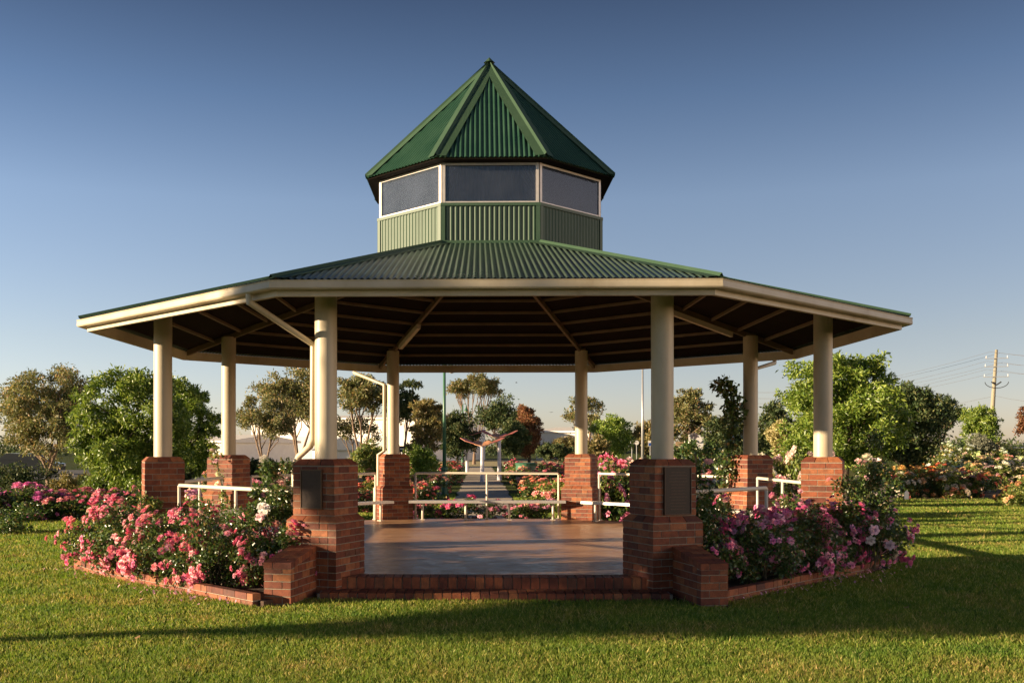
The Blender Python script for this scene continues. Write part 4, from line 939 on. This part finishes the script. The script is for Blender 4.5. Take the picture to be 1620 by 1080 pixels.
w = (0.004 + 0.004*rng.random(n))*np.clip(dd/8, 1, 3.5); a = rng.random(n)*2*math.pi; la = rng.random(n)*2*math.pi; le = h*(0.25+0.75*rng.random(n))
V = np.stack([np.stack([x-np.cos(a)*w, y-np.sin(a)*w, z], -1), np.stack([x+np.cos(a)*w, y+np.sin(a)*w, z], -1), np.stack([x+np.cos(la)*le, y+np.sin(la)*le, z+h], -1)], 1).reshape(-1, 3)
o = link('lawn_grass', fast_mesh('lawn_grass', V, np.arange(3*n).reshape(-1, 3), [M['grass']])); o['kind'] = 'stuff'; o['label'] = 'short mown lawn grass'

# petals fallen round the two front beds
rng = np.random.default_rng(31); V = []; n = 420
side = rng.random(n) < 0.55; b_ = np.where(side, 1.24, 1.16)*A + np.abs(rng.standard_normal(n))*0.28 - 0.12; u = (rng.random(n)*0.95-0.5)*A
px_ = np.where(side, -0.70711*b_ + 0.70711*u, 0.70711*b_ - 0.70711*u); py_ = -0.70711*b_ - 0.70711*u
a = rng.random(n)*6.283; r_ = 0.012 + 0.012*rng.random(n); P = np.stack([px_, py_, np.full(n, 0.045) + 0.02*rng.random(n)], -1)
d1 = np.stack([np.cos(a)*r_, np.sin(a)*r_, 0.010*rng.standard_normal(n)], -1); d2 = np.stack([-np.sin(a)*r_*0.8, np.cos(a)*r_*0.8, 0.010*rng.standard_normal(n)], -1)
V = np.stack([P-d1, P-d2, P+d1, P+d2], 1).reshape(-1, 3)
o = link('fallen_petals', fast_mesh('fallen_petals', V, np.arange(4*n).reshape(-1, 4), [M['petal']])); o.color = (0.80, 0.42, 0.48, 1); o['kind'] = 'stuff'; o['label'] = 'pink petals scattered on grass beside the rose beds'

# ================================================================== SMALLER THINGS
def lamp_post(label, px, d, H, s=1.0):
    x, y = at(px, d); o = tag(empty('lamp_post', (x, y, gz(x, y))), label, 'lamp post', 'green lamp posts by the path')
    MB().tube([(0, 0, 0), (0, 0, 0.08), (0, 0, 0.1), (0, 0, 0.95), (0, 0, 1.0), (0, 0, 1.06), (0, 0, 1.1)], [0.16, 0.16, 0.115, 0.105, 0.13, 0.13, 0.075], 14).obj('base', M['lamp_green'], o, smooth=False)
    MB().tube([(0, 0, 1.1), (0, 0, H)], [0.072, 0.048], 12).obj('pole', M['lamp_green'], o, smooth=True)
    MB().tube([(0, 0, H-0.06), (0.06, 0, H+0.10), (0.16, 0, H+0.14), (0.25, 0, H+0.08), (0.27, 0, H-0.08)], 0.022, 8).obj('arm', M['lamp_green'], o, smooth=True)
    MB().tube([(0.27, 0, H-0.06), (0.27, 0, H-0.16), (0.27, 0, H-0.24), (0.27, 0, H-0.40), (0.27, 0, H-0.46)], [0.035, 0.05, 0.07, 0.17, 0.19], 14).obj('lamp_shade', M['lamp_green'], o, smooth=True)
    MB().tube([(0.27, 0, H-0.461), (0.27, 0, H-0.50), (0.27, 0, H-0.53)], [0.13, 0.11, 0.03], 12).obj('lamp_glass', M['white'], o, smooth=True)
lamp_post('tall green lamp post near the left side of the path', 703, 39, 5.15)
lamp_post('smaller-looking green lamp post with bell shade further along the path', 732, 80, 5.1)

def shade_bird(label, px, d, ztop, span, rz):
    x, y = at(px, d); o = tag(empty('winged_sculpture', (x, y, gz(x, y)), rz), label, 'sculpture', 'winged garden sculptures on the path')
    MB().tube([(0, 0, 0), (0, 0, 0.05), (0, 0, ztop*0.95), (0, 0, ztop)], [0.15, 0.12, 0.085, 0.09], 10).obj('post', M['lilac_post'], o)
    MB().tube([(0, 0, ztop-0.02), (0, 0, ztop+0.05)], [0.09, 0.17], 10).obj('bracket', M['lilac_post'], o)
    for s in (-1, 1):
        w = span/2; th = 0.035
        def panel(pts, mat, nm):
            nn = len(pts); V = [(s*a, b, c) for a, b, c in pts] + [(s*a, b, c-th) for a, b, c in pts]
            MB().add(V, [tuple(range(nn)), tuple(range(2*nn-1, nn-1, -1))] + [(i, (i+1) % nn, nn+(i+1) % nn, nn+i) for i in range(nn)]).obj(nm, mat, o)
        z = ztop+0.06
        panel([(0.02, -0.50, z-0.0), (w*0.30, -0.40, z+0.08), (w*0.46, 0.05, z+0.20), (w*0.26, 0.60, z+0.30), (0.02, 0.50, z+0.20)], M['orange'] if s < 0 else M['red_panel'] if span != 2.4 else M['orange'], 'inner_wing')
        panel([(w*0.36, -0.34, z+0.13), (w*0.75, -0.20, z+0.27), (w, 0.1, z+0.44), (w*0.82, 0.46, z+0.42), (w*0.48, 0.20, z+0.25)], M['red_panel'], 'outer_wing')
        MB().tube([(0, 0, ztop), (s*w*0.45, 0.1, z+0.17), (s*w*0.8, 0.15, z+0.33)], 0.025, 6).obj('wing_strut', M['white'], o)
shade_bird('left winged sculpture on white post above the path, red orange wings', 739, 74, 2.62, 2.8, rad(6))
shade_bird('middle winged sculpture on white post standing lowest and nearest on the path', 763, 55, 1.86, 2.4, rad(-4))
shade_bird('right winged sculpture on white post beside the right roses', 790, 58, 2.30, 2.1, rad(-8))

# warehouses and a small gabled house behind the trees
def warehouse(label, px0, px1, d, ytop, depth, nb, gable=False):
    x0, y0 = at(px0, d); x1, y1 = at(px1, d); L = math.hypot(x1-x0, y1-y0); H = zof(ytop, d)
    o = tag(empty('warehouse', ((x0+x1)/2, (y0+y1)/2, 0), math.atan2(y1-y0, x1-x0) - 0.42), label, 'building')
    MB().box(-L/2, L/2, 0, depth, 0, H).obj('wall', M['white_wall'], o)
    for i in range(nb):
        xx = -L/2 + L*i/nb
        MB().box(xx+0.02, xx+L/nb-0.02, -0.06, -0.002, 0.3, H-0.5).obj('wall_panel', M['white_wall'], o)
    r = MB().prism([(-0.4, H+0.002), (depth+0.4, H+0.002), (depth+0.4, H+0.25), (depth/2, H+1.0), (-0.4, H+0.25)], 'x', -L/2-0.3, L/2+0.3).obj('roof', M['grey_roof'] if gable else M['white_wall'], o)
    for i in range(max(1, nb//4)):
        xx = -L/2 + L*(i*4+1.5)/nb
        MB().box(xx-1.6, xx+1.6, -0.12, -0.063, 0, min(3.6, H*0.6)).obj('roller_door', M['grey_roof'], o)
    return o
warehouse('long white sunlit warehouse behind the gum trees left of centre', 372, 672, 140, 664, 24, 16)
warehouse('low white warehouse behind the back right column', 846, 935, 150, 684, 20, 7)
warehouse('white shed at the far left behind the gum tree', 290, 372, 120, 700, 14, 4)
def house(label, px, d, w, h):
    x, y = at(px, d); o = tag(empty('gabled_house', (x, y, 0), 0.2), label, 'building')
    MB().box(-w/2, w/2, 0, 5, 0, h).obj('wall', M['white_wall'], o)
    MB().prism([(-w/2-0.3, h), (w/2+0.3, h), (0, h+1.3)], 'y', -0.3, 5.3).obj('roof', M['grey_roof'], o)
    wd = MB().box(-w/4-0.5, -w/4+0.5, -0.05, -0.003, 0.9, 2.0).obj('window', M['white'], o); MB().box(-w/4-0.42, -w/4+0.42, -0.07, -0.052, 0.98, 1.92).obj('pane', M['dark_glass'], wd)
    MB().box(w/4-0.45, w/4+0.45, -0.05, -0.003, 0, 2.05).obj('door', M['grey_roof'], o)
house('small house with grey gabled roof right of the front left column', 546, 92, 5.4, 1.6)
# parked car and kiosk seen under the gum at far left
def car(label, px, d, rz, mat):
    x, y = at(px, d); o = tag(empty('parked_car', (x, y, 0.0), rz), label, 'car')
    MB().prism([(-2.1, 0.3), (2.1, 0.3), (2.15, 0.75), (1.2, 0.92), (0.6, 1.42), (-1.2, 1.45), (-1.9, 0.98), (-2.15, 0.85)], 'y', -0.85, 0.85).obj('body', mat, o)
    for s in (-1, 1):
        MB().prism([(1.0, 0.95), (0.55, 1.34), (-1.1, 1.37), (-1.6, 1.0)], 'y', s*0.852, s*0.87).obj('window', M['dark_glass'], o)
        for xx in (-1.35, 1.35):
            MB().tube([(xx, s*0.68, 0.32), (xx, s*0.88, 0.32)], 0.32, 16).obj('wheel', M['black'], o)
    MB().box(2.1, 2.17, -0.75, -0.45, 0.58, 0.72).obj('headlight', M['white'], o); MB().box(2.1, 2.17, 0.45, 0.75, 0.58, 0.72).obj('headlight', M['white'], o)
car('dark car parked beyond the gum tree trunk at left', 46, 70, 0.05, M['dark_glass'])
struct(link('car_park', pmesh('car_park', [(*at(-400, 58), 0.012), (*at(330, 60), 0.012), (*at(330, 84), 0.012), (*at(-400, 84), 0.012)], [(0, 1, 2, 3)], simple('asphalt', (0.06, 0.058, 0.056), (0.09, 0.086, 0.08), 4, 0.9))))

# signs
def post_sign(name, label, px, d, yc, w, h, mat, kind='rect'):
    x, y = at(px, d); g = gz(x, y); zc = zof(yc, d)-g; o = tag(empty(name, (x, y, g)), label, 'sign')
    MB().tube([(0, 0, 0), (0, 0, zc)], 0.03, 8).obj('post', M['galv'], o)
    if kind == 'rect': b_ = MB().box(-w/2, w/2, -0.05, -0.031, zc-h/2, zc+h/2).obj('board', mat, o)
    else: b_ = MB().tube([(0, -0.05, zc), (0, -0.031, zc)], w/2, 24).obj('board', mat, o)
    return o, b_, zc
post_sign('road_sign', 'small white rectangular sign left of the pole by the front right column', 1000, 74, 700, 0.24, 0.30, M['white'])
post_sign('road_sign', 'round white sign left of the pole by the front right column', 1007.5, 74, 700, 0.32, 0.32, M['white'], 'round')
o, b_, zc = post_sign('road_sign', 'blue and white sign at the left side of the front right column', 1029, 74, 701, 0.3, 0.4, M['white']); MB().box(-0.13, 0.13, -0.056, -0.052, zc-0.18, zc+0.04).obj('blue_field', M['blue'], b_)
o, b_, zc = post_sign('road_sign', 'small black and white sign behind the back left pier', 636, 58, 710, 0.26, 0.34, M['black']); MB().box(-0.11, 0.11, -0.056, -0.052, zc-0.03, zc+0.05).obj('white_band', M['white'], b_)
for (px, lab, w) in ((1094.5, 'tall white sign panel with round emblem right of the front right column', 9), (1107, 'tall white sign panel with dark arc beside the emblem panel', 12)):
    d = 58; x, y = at(px, d); g = gz(x, y); W = w*d/1634; z0, z1 = zof(712, d)-g, zof(687 if w == 9 else 688, d)-g
    o = tag(empty('sign_panel', (x, y, g)), lab, 'sign')
    MB().box(-W/2, W/2, -0.06, 0.0, z0-0.2, z1).obj('board', M['white'], o)
    for s in (-1, 1): MB().box(s*W*0.35-0.03, s*W*0.35+0.03, 0.003, 0.06, 0, z1-0.05).obj('post', M['galv'], o)
    zc = (z0+z1)/2 + 0.1
    if w == 9:
        pts = [(0.11*math.cos(a), -0.07, zc + 0.13*math.sin(a)) for a in np.linspace(0, 6.283, 20)]; MB().tube(pts, 0.012, 6, False).obj('emblem_ring', M['black'], o)
        MB().box(-0.02, 0.02, -0.075, -0.062, zc-0.05, zc+0.06).obj('emblem_mark', M['black'], o)
    else:
        pts = [(0.16*math.cos(a), -0.07, zc + 0.05 + 0.16*math.sin(a)) for a in np.linspace(3.3, 6.1, 14)]; MB().tube(pts, 0.024, 6).obj('arc_mark', M['black'], o)
# timber seat beside the panels
x, y = at(1077, 60); o = tag(empty('park_bench', (x, y, gz(x, y))), 'pale timber park bench left of the emblem sign panels', 'bench')
for zz in (zof(700, 60), zof(704, 60)): MB().box(-0.28, 0.28, -0.03, 0.03, zz-0.045-gz(x, y), zz+0.045-gz(x, y)).obj('slat', M['timber'], o)
for s in (-1, 1): MB().box(s*0.2-0.03, s*0.2+0.03, 0.035, 0.09, 0, zof(699, 60)-gz(x, y)).obj('leg', M['timber'], o)
# slim light pole
x, y = at(1017, 76); o = tag(empty('light_pole', (x, y, 0)), 'slim grey light pole just left of the front right column', 'pole')
MB().tube([(0, 0, 0), (0, 0, 7.9)], [0.12, 0.06], 10).obj('pole', M['galv'], o, smooth=True); MB().tube([(0, 0, 7.9), (0.5, 0, 8.2), (1.1, 0, 8.25)], 0.04, 8).obj('arm', M['galv'], o); MB().box(1.0, 1.5, -0.12, 0.12, 8.2, 8.3).obj('lamp_head', M['galv'], o)
x, y = at(317, 95); o = tag(empty('light_pole', (x, y, 0)), 'distant street light left of the far left column', 'pole')
MB().tube([(0, 0, 0), (0, 0, zof(634, 95))], [0.12, 0.06], 10).obj('pole', M['galv'], o, smooth=True); MB().box(-0.1, 0.8, -0.12, 0.12, zof(634, 95), zof(632, 95)).obj('lamp_head', M['galv'], o)
# power pole and wires
d = 92; x, y = at(1572, d); g = gz(x, y); o = tag(empty('power_pole', (x, y, g), -0.25), 'weathered timber power pole with crossarms at the right', 'power pole')
ht = zof(553, d)-g; MB().tube([(-0.25, 0, 0), (0.0, 0, ht*0.5), (0.28, 0, ht)], [0.22, 0.18, 0.12], 12).obj('pole', M['wood_pole'], o, smooth=True)
def pxz(py): return zof(py, d)-g
for (py, hw, nm) in ((567, 0.95, 'crossarm'), (580, 1.0, 'crossarm'), (596, 1.05, 'crossarm')):
    cx = 0.28*(pxz(py)/ht)
    MB().box(cx-hw, cx+hw, -0.27, -0.21, pxz(py)-0.028, pxz(py)+0.028).obj(nm, M['galv'], o)
    for s in (-0.9, 0.9): MB().tube([(cx+hw*s, -0.24, pxz(py)+0.029), (cx+hw*s, -0.24, pxz(py)+0.12), (cx+hw*s, -0.24, pxz(py)+0.24)], [0.02, 0.035, 0.02], 8).obj('insulator', M['white'], o)
pts = [(0.25 + 0.95*math.cos(a), -0.24, pxz(604) + 0.55*math.sin(a)) for a in np.linspace(math.pi, 2*math.pi, 16)]; MB().tube(pts, 0.03, 6).obj('looped_cable', M['black'], o)
for s in (-1, 1): MB().tube([(0.22, -0.2, pxz(609)), (0.22+s*0.4, -0.24, pxz(604))], 0.06, 8).obj('cable_end', M['black'], o)
wl = ['upper power wire running left and right from the pole top', 'second power wire just under the top one', 'third power wire at the middle crossarm', 'fourth power wire at the middle crossarm', 'fifth power wire at the lowest crossarm', 'sixth power wire at the lowest crossarm', 'lone lower power wire below the crossarms']
for i, (py, off) in enumerate([(556, -0.5), (558, 0.6), (571, -0.9), (573, 0.9), (584, -0.9), (586, 0.9), (626, 0)]):
    ax, ay = at(1575, d); bx, by = at(1180, 150); ex, ey = at(1900, 72); z0 = zof(py, d); P = []
    for (x0, y0, x1, y1, sag) in ((bx, by, ax+off*0.8, ay, 1.2), (ax+off*0.8, ay, ex, ey, 0.9)):
        zs = (z0-0.4 if x0 == bx else z0); ze = (z0 if x0 == bx else z0-0.6)
        for tt in np.linspace(0, 1, 12): P.append((x0+(x1-x0)*tt, y0+(y1-y0)*tt, zs+(ze-zs)*tt - 4*sag*tt*(1-tt)))
    o = MB().tube([Vector(p) for p in P], 0.011, 5, False).obj('power_wire', M['wire']); tag(o, wl[i], 'wire', 'wires of the power pole')
# little plant marker at the foot of the orange roses
x, y = at(1434, 35.6); o = tag(empty('plant_label', (x, y, 0.0), 0.3), 'small white plant label at the foot of the orange roses', 'plant label')
MB().tube([(0, 0, 0), (0, 0, 0.25)], 0.012, 6).obj('stake', M['galv'], o); MB().prism([(-0.09, 0.06), (0.09, 0.02), (0.10, 0.26), (0.02, 0.36), (-0.08, 0.28)], 'y', -0.03, -0.013).obj('plate', M['white'], o)
# green planter rim among the right hand roses
x, y = at(832, 47); o = tag(MB().tube([(0, 0, 0), (0, 0, 0.5), (0, 0, 0.56), (0, 0, 0.57)], [0.42, 0.46, 0.5, 0.42], 20).obj('round_planter', M['lamp_green'], None, (x, y, 0.45)), 'round green tub among the roses right of the path', 'planter'); o.location.z = 0.0; o.scale = (1, 1, 2.0)
# birds in flight
for i, (px, py, lab) in enumerate([(817, 605, 'tiny bird flying above the path trees'), (893, 656, 'tiny bird flying left of the back right column, the lower one'), (872, 652, 'tiny bird flying left of the back right column, the far left one')]):
    d = 70; x, y = at(px, d); o = tag(empty('flying_bird', (x, y, zof(py, d)), 0.6*i), lab, 'bird', 'birds in flight'); o.scale = (0.6,)*3
    MB().tube([(-0.14, 0, 0), (-0.05, 0, 0.01), (0.06, 0, 0.01), (0.13, 0, 0.02)], [0.008, 0.035, 0.035, 0.01], 8).obj('body', M['black'], o, smooth=True)
    for s in (-1, 1): MB().add([(0.05, 0, 0.02), (-0.05, 0, 0.02), (-0.05, s*0.18, 0.08), (0.0, s*0.26, 0.05), (0.04, s*0.14, 0.08)], [(0, 1, 2, 3, 4)]).obj('wing', M['black'], o)
# fallen leaves on the lawn
rr = random.Random(4)
for i, (px, d, lab) in enumerate([(217, 9.6, 'dry fallen leaf on the sunny lawn at left'), (1435, 11.4, 'dry fallen leaf on the shaded lawn at right')]):
    x, y = at(px, d); o = tag(MB().add([(-0.04, 0, 0.0), (0, -0.025, 0.012), (0.05, 0, 0.02), (0, 0.03, 0.004)], [(0, 1, 2), (0, 2, 3)]).obj('fallen_leaf', simple('dry_leaf', (0.42, 0.24, 0.10), (0.32, 0.18, 0.08), 20, 0.8), None, (x, y, 0.045), rr.random()*6), lab, 'leaf')
